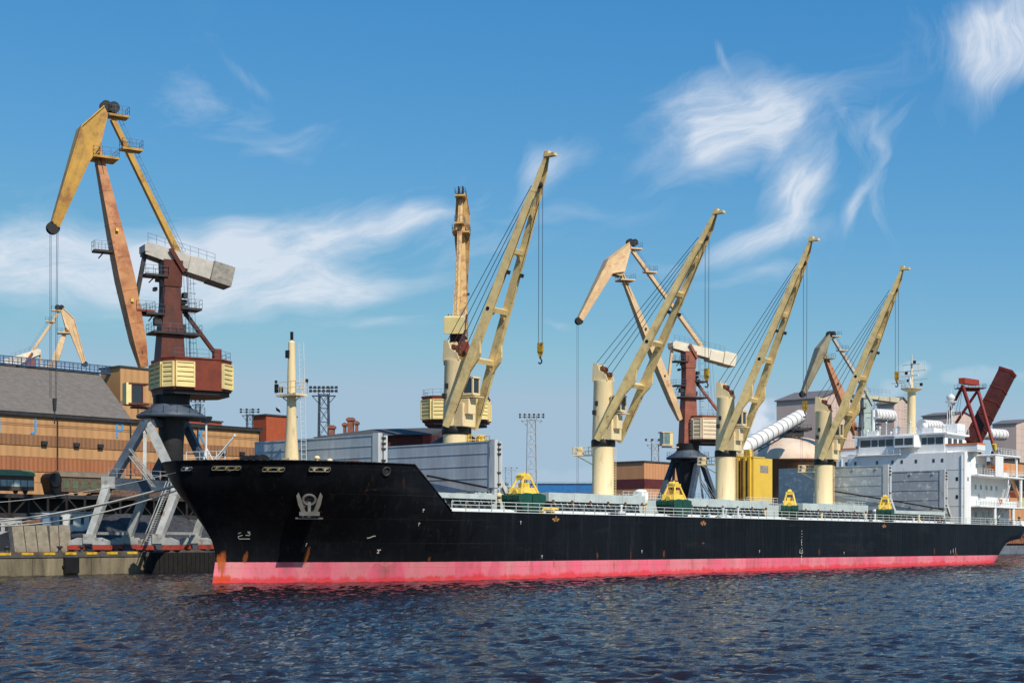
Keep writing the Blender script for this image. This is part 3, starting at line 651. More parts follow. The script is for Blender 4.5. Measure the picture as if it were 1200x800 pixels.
# ---- forecastle fittings
def fmast(b):
    c = Vector((14.7, 0, 0))
    b.lathe(c, [(1.05,10.9),(.82,12.6),(.55,16.5),(.48,19.6),(.44,22.4),(.43,22.5),(.36,25.2),(.36,25.3),(.12,25.5)], 20)
fm = part('foremast', M_cream, ship, fmast)
C0 = Vector((14.7, 0, 0))
part('mast_platform', M_cream, fm, lambda b: (b.box((C0.x-.8,-1.6,19.55),(C0.x+.8,1.6,19.75)), b.rail([C0+Vector((-.8,1.6,19.75)), C0+Vector((-.8,-1.6,19.75)), C0+Vector((.8,-1.6,19.75)), C0+Vector((.8,1.6,19.75))], 1.3, .8, .035, 2), b.beam(C0+ZZ*18.7, C0+Vector((0,-1.4,19.5)), .1), b.beam(C0+ZZ*18.7, C0+Vector((0,1.4,19.5)), .1)))
for (x0,y0,z0,x1,y1,z1) in ((-.12,-.12,25.5,.12,.12,26.4),(-.6,-.1,23.6,-.35,.35,24.4),(-.9,1.4,20,-.6,1.75,20.9),(-.9,1.5,21.0,-.7,1.7,21.3),(.6,-1.75,21.0,.8,-1.5,21.35),(-.7,.9,20,-.4,1.2,20.6)):
    part('mast_light', M_black, fm, lambda b: b.box((C0.x+x0,y0,z0),(C0.x+x1,y1,z1)))
def mlad(b):
    for k in (0, .45): b.tube(C0+Vector((.3+k*.6,-1.35-k,12.2)), C0+Vector((.1+k*.6,-1.0-k,25.2)), .03, n=4)
    for z in np.arange(12.4, 25.2, .5): b.tube(C0+Vector((.3,-1.3+(z-12)*.026,z)), C0+Vector((.56,-1.75+(z-12)*.026,z)), .03, n=4)
part('mast_ladder', M_rail, fm, mlad)
part('signal_flag', mat('flag cloth', (.55,.55,.6), var=.1), fm, lambda b: (b.prism([(C0.x-.9,1.5,18.9),(C0.x-.8,1.1,18.5),(C0.x-.8,.9,18.2),(C0.x-.9,1.4,18.5)], (.03,0,0))))
flag2 = part('signal_flag', M_black, fm, lambda b: b.prism([(C0.x-.9,1.5,18.45),(C0.x-.8,1.0,18.15),(C0.x-.8,.85,17.8),(C0.x-.9,1.45,18.1)], (.03,0,0)))
part('mast_base_cabinet', M_cream, ship, lambda b: b.box((12.6,-2.2,10.9),(13.5,-1.0,12.9)))
part('mast_base_cabinet', M_cream, ship, lambda b: b.box((16.5,-2.6,10.9),(17.3,-1.6,12.7)))
def winch(b, x, y, s=1.0):
    b.tube((x,y-1.2*s,12.0),(x,y+1.2*s,12.0), .55*s, n=14)
    for k in (-1.25, -.4, .4, 1.25): b.tube((x,y+k*s-.06,12.0),(x,y+k*s+.06,12.0), .95*s, n=16)
    b.box((x-.9*s,y-1.5*s,10.9),(x+.9*s,y+1.5*s,11.4)); b.box((x+.5*s,y+1.3*s,11.2),(x+1.5*s,y+2.2*s,12.6))
part('mooring_winch', M_black, ship, lambda b: winch(b, 8.6, -1.5, 1.1)); part('mooring_winch', M_dark, ship, lambda b: winch(b, 11, 3.2, 1.0))
part('mooring_winch', M_rust, ship, lambda b: winch(b, 17.2, -6.5, .72), label='rusty mooring winch')
for x, y in ((16.2,-4.4),(18,-3),(18.6,-8),(12.2,-7)): part('bow_vent', M_cream, ship, lambda b: (b.tube((x,y,10.9),(x,y,12.5), .18, n=8), b.lathe((x,y,12.5), [(.15,0),(.3,.1),(.3,.3),(.12,.4)], 10)))
# bow tip: light pole, pulpit rail, jackstaff
Lp = shp(241, 538, -.3); 
part('bow_light_pole', M_rail, ship, lambda b: (b.tube((Lp.x,-.3,10.9),(Lp.x,-.3,loc(SO+UU*Lp.x).z+shp(241,494,-.3).z), .11, n=8), [b.beam((Lp.x,-.3,13.6),(Lp.x+dx,-.3+dy,11), .12) for dx, dy in ((1.1,.9),(1.1,-.9),(-.6,0))]))
part('bow_lamp', M_black, ship, lambda b: b.box((Lp.x-.35,-.65,shp(241,494,-.3).z-.1),(Lp.x+.35,.05,shp(241,494,-.3).z+.25)))
def pulpit(b):
    a = shp(219,541,1.2); c = shp(252,541,-1.5)
    b.rail([(a.x,1.4,12.05),(a.x+.6,0,12.05),(c.x,-3,12.05)], 1.1, 1.2, .05, 2)
part('bow_railing', M_rail, ship, pulpit)
j0 = shp(251,538,-3); j1 = shp(274,511,-4.6)
part('bow_davit', M_rail, ship, lambda b: (b.tube(j0, j1, .07, n=6), b.tube(j0+Vector((.4,0,0)), j1, .06, n=6), b.tube(j1, j1+ZZ*.2, .14, n=6)))
# anchor on its bolster
P = hull_pt(361, 590); tx, tz, nn_ = hull_frame(P); nn_.z = 0; nn_.normalize(); tz = ZZ.copy(); tx = Vector((-nn_.y, nn_.x, 0)); P = P+nn_*.55
def anch(b):
    o = P+nn_*.05
    b.beam(o-tz*.95+nn_*.3, o+tz*.15+nn_*.15, .3, .3, tx)
    b.beam(o-tz*1.0-tx*1.0+nn_*.35, o-tz*1.0+tx*1.0+nn_*.35, .5, .4, nn_)
    for k in (-1, 1):
        pts = [o-tz*.85+tx*k*.35, o-tz*.8+tx*k*.8, o-tz*.1+tx*k*1.12, o+tz*.75+tx*k*1.28, o+tz*1.1+tx*k*1.08, o+tz*.45+tx*k*.82, o-tz*.25+tx*k*.6]
        b.prism(pts, nn_*.5)
an = part('anchor', mat('weathered anchor', (.12,.113,.10), var=.3, rust=.3, rs=2), ship, anch, label='pale weathered anchor housed on the port bow')
def hawse(b):
    n = 18
    for i in range(n):
        t0_, t1_ = 2*math.pi*i/n, 2*math.pi*(i+1)/n
        b.tube(P+tx*.62*math.cos(t0_)+tz*(.35+.5*math.sin(t0_))+nn_*.2, P+tx*.62*math.cos(t1_)+tz*(.35+.5*math.sin(t1_))+nn_*.2, .16, n=6)
    b.beam(P-tx*1.35-tz*1.45-nn_*.1, P+tx*1.35-tz*1.45-nn_*.1, .9, .16, nn_); b.beam(P-tz*1.3-nn_*1.0, P+tz*.9-nn_*.4, .8, 1.2, nn_)
part('hawse_ring', mat('hawse grey', (.09,.085,.08), var=.3), ship, hawse)
# mooring openings
def fair(px, py, n, wpx, trim):
    P = hull_pt(px, py); tx, tz, nn = hull_frame(P)
    fr = part('fairlead', M_black, ship, lambda b: b.beam(P-tx*wpx/2+nn*.02, P+tx*wpx/2+nn*.02, .12, .62, nn))
    def rim(b):
        w = wpx/2; pts = [P+nn*.1+tx*(w*c)+tz*s for c, s in ((-1,-.08),(-.92,-.22),(.92,-.22),(1,-.08),(1,.08),(.92,.22),(-.92,.22),(-1,.08),(-1,-.08))]
        b.path(pts, .05, 6)
    part('fairlead_rim', M_rimd, fr, rim)
    for k in range(n):
        def rol(b):
            c = P+nn*.1+tx*((k-(n-1)/2)*wpx/n); b.tube(c-tz*.16, c+tz*.16, .11, n=8)
            b.beam(c-tx*.3+tz*.12, c+tx*.3+tz*.12, .06, .07, nn)
        part('fairlead_roller', trim, fr, rol)
fair(219,549,1,1.2, M_white); fair(265,548,3,2.9, M_yeld); fair(320,549.5,2,2.1, M_yeld); fair(374,549.5,2,2.1, M_cream)
P2 = hull_pt(452, 552); t2, z2, n2 = hull_frame(P2)
part('round_fairlead', M_dark, ship, lambda b: (b.path([P2+n2*.06+t2*.42*math.cos(a)+z2*.42*math.sin(a) for a in np.linspace(0, 6.283, 15)], .11, 6), b.tube(P2-n2*.1, P2+n2*.03, .28, n=14)))
# painted marks: bulb sign, thruster sign, draught ticks, tug marks
def mark(name, col, segs, px, py, scale=1.0, w=.09):
    P = hull_pt(px, py); tx, tz, nn = hull_frame(P)
    def f(b):
        for (x0, y0, x1, y1) in segs:
            A_ = P+tx*x0*scale+tz*y0*scale; B_ = P+tx*x1*scale+tz*y1*scale
            for Z_ in (A_, B_): Z_.y = -hb(Z_.x, Z_.z)
            b.beam(A_+nn*.012, B_+nn*.012, .02, w, nn)
    part(name, col, ship, f)
M_mark = mat('white mark paint', (.62,.60,.52), var=.2, vs=3)
mark('bulb_sign', M_mark, [(-.55,-.35,.55,-.35),(-.55,-.35,-.75,-.05),(-.75,-.05,-.4,.15),(-.1,.15,.35,.1),(0,.5,.35,.25),(-.9,.35,-.7,.5),(-.1,.6,.2,.55)], 288, 628, 1.0, .07)
mark('tug_sign', M_mark, [(-.2,0,.2,0),(0,0,0,-.35),(-.12,-.35,.12,-.35)], 444, 644, 1.0, .1)
mark('tug_sign', M_mark, [(-.4,-.15,-.1,-.05),(-.1,-.05,.1,.1),(.1,.1,.4,.15)], 435, 629, 1.0, .1)
for px, py in ((359,637),(496,597),(491,613),(635,651),(752,645),(890,645),(989,647),(610,611)):
    mark('hull_mark', M_mark, [(-.18,0,.18,0),(-.12,.1,.12,.1),(0,.1,0,-.4)], px, py, .7, .05)
mark('draught_marks', M_mark, [(0,z,0.22,z) for z in np.arange(-2.2,2.4,.4)]+[(0,-2.3,0,-1.2),(-.5,-.9,.4,-.9),(-.5,-.9,-.35,-.4),(.35,-.9,.25,-.4),(0,.3,0,.9)], 939, 640, 1.0, .07)
mark('draught_marks', M_mark, [(0,-.4,0,.4),(-.15,0,.15,0),(.9,-.3,.9,.5),(-1.0,-.5,-1.0,.1)], 1117, 645, 1.0, .08)
for px, py in ((651,608),(824,613),(1036,616)):
    mark('rusty_pad_eye', mat('rusty fitting', (.45,.24,.09), var=.4, vs=4), [(-.6,0,-.2,0),(-.1,.1,.1,.1),(.2,0,.6,0),(-.35,-.18,-.1,-.18),(0,.28,.15,.28),(.15,-.15,.4,-.15)], px, py, 1.0, .17)

# ---- accommodation block (front face at XA)
XA = 154.0; ZB = 20.0
def acc(b):
    b.box((XA,-12.3,7.3),(XA+2.6,12.3,ZB))                        # front wall with its returns
    b.box((XA+2.6,-10.2,7.3),(XA+14,10.2,ZB)); b.box((XA+14,-10.2,7.3),(XA+24,10.2,17.2))
    b.box((XA+.8,-8.3,ZB),(XA+9,8.3,23.2))                       # wheelhouse
    b.box((XA+.35,-8.9,23.2),(XA+9.6,8.9,23.55))                 # roof slab
    b.box((XA+2.5,-5.5,23.55),(XA+8.5,-3.2,24.6))
    # bridge front bulge
    b.prism([(XA+.8,1.2,ZB+1.1),(XA-.6,.6,ZB+1.1),(XA-.6,-3.2,ZB+1.1),(XA+.8,-3.8,ZB+1.1)], (0,0,2.1))
acb = part('superstructure', M_white, ship, acc, bevel=.05)
# recessed side decks on the port side
def decks(b):
    for z, x1, y in ((ZB-.01, 20, -14.0), (16.2, 23, -13.6), (10.75, 25.5, -13.9)):
        b.box((XA+(2.61 if z < 19 else 9.0), y, z-.25),(XA+x1, -10.21, z+.001))
        b.box((XA+2.61, 10.21, z-.25),(XA+x1, -y, z+.001))
    b.box((XA+2.62,-13.3,10.76),(XA+20,-13.1,11.7))
    b.prism([(XA+9.2,-13.9,15.95),(XA+12.5,-13.9,15.95),(XA+12.5,-13.9,ZB-.26),(XA+9.2,-13.9,ZB-.26)],(0,.12,0))
    for x in (9.5, 17.5, 24.5): b.tube((XA+x,-13.6,7.3),(XA+x,-13.6,10.5), .3, n=8)
    for x in (19.5,): b.tube((XA+x,-13.4,16.2),(XA+x,-13.4,ZB-.25), .22, n=8)
    for x in (22,): b.tube((XA+x,-13.2,10.75),(XA+x,-13.2,15.95), .28, n=8)
    b.box((XA+19,-13.2,7.35),(XA+24,-12.2,8.3))
part('side_deck', M_white, acb, decks)
def wing_port(b):
    b.box((XA+1.0,-14.0,ZB+.0),(XA+4.2,-12.31,ZB+.25)); b.box((XA+1.0,-14.1,ZB+.25),(XA+1.15,-8.4,ZB+1.25)); b.box((XA+4.1,-14.1,ZB+.25),(XA+4.25,-8.4,ZB+1.25)); b.box((XA+1.15,-14.1,ZB+.25),(XA+4.1,-13.95,ZB+1.25))
    b.prism([(XA+2.5,-12.31,ZB),(XA+2.5,-13.9,ZB),(XA+2.5,-12.31,ZB-1.4)], (.12,0,0))
def wing_far(b):
    b.box((XA+1.0,12.31,ZB+.0),(XA+4.2,14.0,ZB+.25)); b.box((XA+1.0,8.4,ZB+.25),(XA+1.15,14.1,ZB+1.25))
    b.box((XA+1.15,8.4,ZB),(XA+9,12.2,ZB+.04)); b.prism([(XA+2.5,12.31,ZB),(XA+2.5,13.9,ZB),(XA+2.5,12.31,ZB-1.4)], (.12,0,0))
part('bridge_wing', M_white, acb, wing_port); part('bridge_wing', M_white, acb, wing_far)
part('wing_dodger_stripe', M_orgp, acb, lambda b: (b.box((XA+.9,-14.15,ZB+1.25),(XA+1.2,-8.0,ZB+1.5)), b.box((XA+1.2,-14.15,ZB+1.25),(XA+4.3,-13.95,ZB+1.5))))
part('wing_dodger_stripe', M_orgp, acb, lambda b: b.box((XA+.9,8.9,ZB+1.25),(XA+1.2,14.1,ZB+1.5)))
# wheelhouse windows
def bw(b, x, y0, y1): b.box((x-.03,y0,ZB+1.55),(x+.02,y1,ZB+2.75))
for (x, ys_) in ((XA+.8, [(-8.0,-6.6),(-6.4,-5.1),(-4.95,-3.95),(1.5,2.9),(3.05,4.3),(4.5,5.7),(5.9,7.9)]), (XA-.6, [(-3.0,-1.4),(-1.2,.4)])):
    for y0, y1 in ys_: part('bridge_window', M_glass, acb, lambda b: bw(b, x, y0, y1))
for x0 in (2.0, 4.2, 6.4): part('bridge_window', M_glass, acb, lambda b: b.box((XA+x0,-8.33,ZB+1.5),(XA+x0+1.5,-8.29,ZB+2.6)))
for y, z in ((10.3,18.6),(8.5,18.6),(4.2,18.6),(-.6,18.6),(-3.3,18.6),(-8.2,18.6),(-6.6,18.6),(1.2,18.6),(-10.9,15.3),(-10.9,12.2)):
    part('cabin_window', M_glass, acb, lambda b: b.box((XA-.03,y-.22,z-.32),(XA+.02,y+.22,z+.32)))
for x, z in ((1.3,18.6),(1.3,15.3)):
    part('cabin_window', M_glassb, acb, lambda b: b.box((XA+x-.28,-12.34,z-.32),(XA+x+.28,-12.29,z+.32)))
for x, z in ((4.5,18),(7,18),(9.5,18),(4.5,14.2),(7,14.2),(9.2,14.2),(5,9.4),(11.5,14.2),(13.8,14.2),(16,14.2),(18.2,14.2),(12.5,9.4),(15,9.4),(21,9.4)):
    part('cabin_window', M_glassb, acb, lambda b: b.box((XA+x-.35,-10.24,z-.4),(XA+x+.35,-10.19,z+.4)))
def hrail(b):
    b.rail([(XA+.4,8.8,23.55),(XA+.4,-8.8,23.55),(XA+9.5,-8.8,23.55)], 1.05, 1.3, .035, 3)
    b.rail([(XA-.5,8.3,ZB+.0),(XA-.5,-.5,ZB+.0)], 1.0, 1.2, .04, 3)
    b.rail([(XA+9.2,-13.9,ZB),(XA+20,-13.9,ZB),(XA+20,-10,ZB)], 1.05, 1.2, .04, 3)
    b.rail([(XA+3,-13.5,16.2),(XA+23,-13.5,16.2),(XA+23,-10,16.2)], 1.05, 1.2, .04, 3)
    b.rail([(XA+3,-13.8,10.75),(XA+25.4,-13.8,10.75),(XA+25.4,-9,10.75)], 1.05, 1.2, .04, 3)
part('house_railing', M_rail, acb, hrail)
part('bridge_walkway', M_white, acb, lambda b: b.box((XA-.6,-.5,ZB-.15),(XA-.01,8.4,ZB)))
def mm(b):
    c = Vector((XA+5, 0, 0)); b.lathe(c, [(.95,23.55),(.78,25),(.72,31.6),(.72,31.7)], 16)
    b.lathe(c, [(.5,31.3),(1.9,31.9),(1.9,32.05)], 16)
    b.tube(c+ZZ*32, c+ZZ*38.2, .28, .10, 10); 
    for z, l in ((35.2,2.8),(36.4,1.6),(33.6,3.2)): b.beam(c+Vector((0,-l,z)), c+Vector((0,l,z)), .12)
    for y in (-2.6, -1.3, 1.6, 2.8): b.tube(c+Vector((0,y,34.8)), c+Vector((0,y,36.8)), .05, n=5)
mmast = part('radar_mast', M_cream, ship, mm)
part('radar_scanner', M_white, mmast, lambda b: (b.box((XA+3.6,-1.9,34.1),(XA+3.9,1.3,34.35)), b.box((XA+3.9,1.0,33.0),(XA+4.2,3.4,33.2)), b.tube((XA+3.8,-.3,32.6),(XA+3.8,-.3,34.1), .25, n=8)))
for y, z in ((.9,34.6),(-.7,36.5),(.5,33.2),(-2,32.4)): part('mast_lamp', M_black, mmast, lambda b: b.box((XA+4.5,y-.2,z),(XA+4.9,y+.2,z+.5)))
part('mast_railing', M_rail, mmast, lambda b: b.rail([Vector((XA+5+1.85*math.cos(t), 1.85*math.sin(t), 32.05)) for t in np.linspace(0, 6.283, 9)], 1.0, .8, .035, 2))
part('mast_rungs', M_cream, mmast, lambda b: [b.beam((XA+5,.7,z),(XA+5,1.5,z), .06) for z in np.arange(25, 31.5, .55)])
def am(b):
    c = Vector((XA+7.5,-6.3,23.5)); 
    for dx in (-.6, .6):
        for dy in (-.6, .6): b.tube(c+Vector((dx,dy,0)), c+Vector((dx*.5,dy*.5,5.8)), .07, n=5)
    for z in (1.2, 2.6, 4.2, 5.6): b.rail([c+Vector((-.6,-.6,z)), c+Vector((.6,-.6,z)), c+Vector((.6,.6,z))], .1, 1.2, .05, 1)
    b.lathe(c+ZZ*5.8, [(.9,0),(1.0,.1),(1.0,.25)], 10); b.tube(c+ZZ*5.8, c+ZZ*8.2, .08, n=5); b.lathe(c+ZZ*6.1, [(.3,0),(.75,.35),(.75,.8),(.3,1.2)], 12)
part('antenna_tower', M_rail, ship, am)
def am2(b):
    c = Vector((XA+3.5,6.8,23.5)); 
    b.tube(c, c+ZZ*5, .35, n=8); b.box((c.x-.6,c.y-.9,23.55),(c.x+.6,c.y+.9,24.6)); b.box((c.x-.3,c.y-1.2,27),(c.x+.3,c.y+1.2,27.2))
part('antenna_tower', M_rail, ship, am2)
part('funnel', mat('cream funnel', (.78,.66,.40), var=.1), ship, lambda b: b.box8([(XA+16,-4,17.2),(XA+22,-4,17.2),(XA+22,4,17.2),(XA+16,4,17.2),(XA+17,-3,24),(XA+21.5,-3,23.5),(XA+21.5,3,23.5),(XA+17,3,24)]), bevel=.2)
part('roof_equipment', M_white, ship, lambda b: (b.lathe((XA+4,-3.0,23.55), [(.3,0),(.3,1.0),(.55,1.2),(.6,1.6),(.4,2.0),(.1,2.1)], 12), b.lathe((XA+6.5,3.4,23.55), [(.3,0),(.3,1.0),(.5,1.2),(.5,1.6),(.1,2.0)], 12), b.box((XA+5.8,-8.3,23.55),(XA+9,-5.8,25.4)), b.box((XA+3,2,24),(XA+3.4,2.6,24.8))))
R_ = random.Random(3)
for (x, y, r_, h_) in ((2,7.2,.2,1.0),(3,5.2,.15,1.5),(2.2,-7.4,.18,1.2),(5.5,-1.8,.22,1.3),(8.4,1,.25,1.5),(8.8,6,.2,1.0),(1.5,3.2,.12,2.2),(1.2,-1.6,.12,2.0),(6.8,5.6,.1,3.4),(4.5,-7.8,.08,3.8),(2.8,1.8,.1,2.8)):
    part('roof_vent', M_rail if h_ > 1.4 else M_white, ship, lambda b: (b.tube((XA+x,y,23.55),(XA+x,y,23.55+h_), r_*.6, n=8), b.lathe((XA+x,y,23.5+h_), [(r_*.8,-.1),(r_*1.5,0),(r_*1.5,.18),(r_*.6,.3)], 10)))
for (x, y, z, h_) in ((7.5,-8.3,23.6,4.5),(.8,7.6,23.6,3.8),(8.8,-5,25.3,3.5),(16.5,-9.8,17.3,4),(22,-9.5,17.3,3)):
    part('whip_antenna', M_rail, ship, lambda b: b.tube((XA+x,y,z),(XA+x,y,z+h_), .045, .02, n=5))
part('front_pipe', M_white, acb, lambda b: b.tube((XA-.1,11.2,7.4),(XA-.1,11.2,19.5), .09, n=6)); part('front_pipe', M_white, acb, lambda b: b.tube((XA-.1,-11.8,7.4),(XA-.1,-11.8,19.5), .08, n=6))
for z in (10.6, 13.7, 16.9): part('deck_seam', mat('seam grey', (.55,.56,.57)), acb, lambda b: b.box((XA-.035,-12.25,z),(XA-.001,12.25,z+.06)))
for y, z in ((11.5,8.4),(-9.2,8.4)): part('front_door', mat('door grey', (.45,.47,.48), var=.1), acb, lambda b: b.box((XA-.06,y-.45,z-1),(XA-.001,y+.45,z+1)))
for x, z in ((5.5,8.7),(9.3,8.7),(6,11.9),(10.5,11.9),(12.6,17.4)): part('side_door', mat('door grey', (.45,.47,.48), var=.1), acb, lambda b: b.box((XA+x-.4,-10.27,z-1),(XA+x+.4,-10.211,z+1)))
def stair2(b):
    for (x0, z0, x1, z1, y) in ((16.5,10.8,20,16.1,-12.4),(12,7.4,15.5,10.6,-12.6),(15.5,16.3,12.2,19.8,-12.2)):
        for q in (0, .7): b.beam((XA+x0,y+q,z0),(XA+x1,y+q,z1), .07, .2); b.tube((XA+x0,y+q,z0+.95),(XA+x1,y+q,z1+.95), .035, n=4)
        for i in range(14): t = i/13; b.box((XA+x0+(x1-x0)*t-.12,y,z0+(z1-z0)*t),(XA+x0+(x1-x0)*t+.12,y+.7,z0+(z1-z0)*t+.03))
part('deck_stairs', M_rail, acb, stair2)
part('rescue_boat', M_orgp, ship, lambda b: b.prism([(XA+13,-13.0,17.2),(XA+16.2,-13.0,17.2),(XA+16.9,-13.0,18.1),(XA+12.4,-13.0,18.1)], (0,1.6,0)), bevel=.2)
part('boat_davit', M_white, ship, lambda b: (b.beam((XA+14.6,-11.2,16.2),(XA+14.6,-11.2,19.6), .3), b.beam((XA+14.6,-11.2,19.6),(XA+14.6,-13.2,19.9), .25), b.tube((XA+14.6,-12.6,18.1),(XA+14.6,-12.6,19.8), .04, n=5)))
for x, y in ((18,-12.6),(20.5,-12.4),(8,-12.9)): part('life_raft_canister', M_white, ship, lambda b: (b.tube((XA+x-.6,y,11.4),(XA+x+.6,y,11.4), .33, n=10), b.box((XA+x-.5,y-.2,10.78),(XA+x+.5,y+.2,11.1))))
for x, y, h_ in ((19,-12.9,1.5),(20.6,-12.7,1.1),(21.8,-13,1.7),(9,-12.5,1.0),(13,-12.8,1.4)): part('stern_bollard', M_dark if h_ < 1.3 else M_green, ship, lambda b: (b.tube((XA+x,y,7.35),(XA+x,y,7.35+h_), .22, n=8), b.box((XA+x-.5,y-.3,7.32),(XA+x+.5,y+.3,7.6))))
# free-fall boat ramp aft
r0 = Vector((XA+22, -11.5, 16)); r1 = Vector((XA+27, -11.5, 11))
part('boat_ramp', mat('buff ramp paint', (.65,.30,.14), var=.2), ship, lambda b: (b.beam(r0, r1, .5, .5), b.beam(r0+Vector((0,2,0)), r1+Vector((0,2,0)), .5, .5), b.beam(r1, r1+Vector((0,2,0)), .3)))
part('life_raft', mat('raft yellow', (.75,.72,.10), var=.1), ship, lambda b: b.box((XA+23,-13.4,10.8),(XA+24,-12.6,12.6)))
part('life_ring', M_orgp, ship, lambda b: b.path([Vector((XA+11.3+.4*math.cos(t),-13.95,11.6+.4*math.sin(t))) for t in np.linspace(0, 6.283, 13)], .1, 6))

# ================================================================== GRABS ON DECK
def shipw(x, y, z):   # ship coordinates to the world
    return SO+UU*x+WW*y+ZZ*(z-PITCH*x)
M_grab = mat('grab yellow', (.86,.60,.10), var=.15, rust=.32, rs=1.5, rustcol=(.32,.14,.05))
def make_grab():
    g = thing('cargo_grab', (0,0,0), 'x', 'cargo grab', 'cargo grabs parked along the deck')
    X, Y = Vector((1,0,0)), Vector((0,1,0))
    for k in (-1, 1):
        def shell(b):
            pts = [(0,.15),(.5,.0),(1.2,.25),(1.9,.9),(2.25,1.7),(2.2,2.15),(1.1,2.35),(.05,2.3)]
            P_ = [Vector((k*x+k*.04, -1.25, z)) for x, z in pts]; b.prism(P_, (0,2.5,0))
            for y in (-1.3, -.45, .4, 1.26): b.prism([Vector((k*x*1.04+k*.02, y, z*1.03+.02)) for x, z in pts], (0,.05,0))
        part('clamshell', M_green, g, shell)
        part('clamshell_lip', M_yel, g, lambda b: b.box((k*.04 if k > 0 else -1.0,-1.3,-.02+.0),(1.0 if k > 0 else -.04,1.3,.12)))
    def low(b):
        b.prism([(-1.55,-.9,2.35),(1.55,-.9,2.35),(1.25,-.75,3.05),(-1.25,-.75,3.05)], (0,1.8,0)); 
        b.tube((-1.6,0,2.5),(1.6,0,2.5), .35, n=10)
    part('lower_beam', M_grab, g, low)
    def up(b):
        for sx in (-1, 1):
            for sy in (-1, 1): b.beam((sx*1.5,sy*.95,2.3),(sx*.62,sy*.5,4.1), .20, .20)
        b.box((-.75,-.6,3.95),(.75,.6,4.4)); b.box((-.45,-.45,3.0),(.45,.45,3.6))
        b.tube((-.5,-.3,4.4),(-.5,.3,4.4), .3, n=10); b.tube((.5,-.3,4.4),(.5,.3,4.4), .3, n=10); b.tube((0,0,4.4),(0,0,4.85), .12, n=6)
    part('upper_frame', M_grab, g, up)
    part('closing_rope', M_dark, g, lambda b: [b.tube((x,y,3.0),(x*.8,y,4.2), .04, n=5) for x in (-.35, .35) for y in (-.2, .2)])
    return g
g0 = make_grab()
GL = [(610, 'cargo grab with bright yellow frame, nearest the bow'), (786, 'cargo grab with yellow frame between the second and third deck cranes'),
      (922, 'cargo grab with open yellow frame between the third and fourth deck cranes'), (1034, 'rusty brown-yellow cargo grab beside the deckhouse hatch panels')]
for i, (px, lab) in enumerate(GL):
    P = shp(px, 600, -11.2); W_ = shipw(P.x, -11.7, 7.3)
    if i == 0: o = g0
    else:
        o = g0.copy(); COL.objects.link(o)
        for ch in list(g0.children):
            c = ch.copy(); COL.objects.link(c); c.parent = o
    o.location = W_; o.rotation_euler = (0, 0, math.atan2(UU.y, UU.x)+(0, .1, .5, .35)[i]); o['label'] = lab
    if i >= 2: o.scale = (.9, .9, .95)
solo('deck_timber', M_yel, lambda b: [b.obox(shipw(shp(625,600,-12).x+.2, -12.9+.5*k, 7.9+.0), UU*3.2, WW*.35, ZZ*.25) for k in range(2)]+[b.obox(shipw(shp(625,600,-12).x+.4+1.9*k, -13, 7.34), UU*.25, WW*1.5, ZZ*.55) for k in range(2)], 'low yellow trestle on deck just right of the first grab', 'trestle')

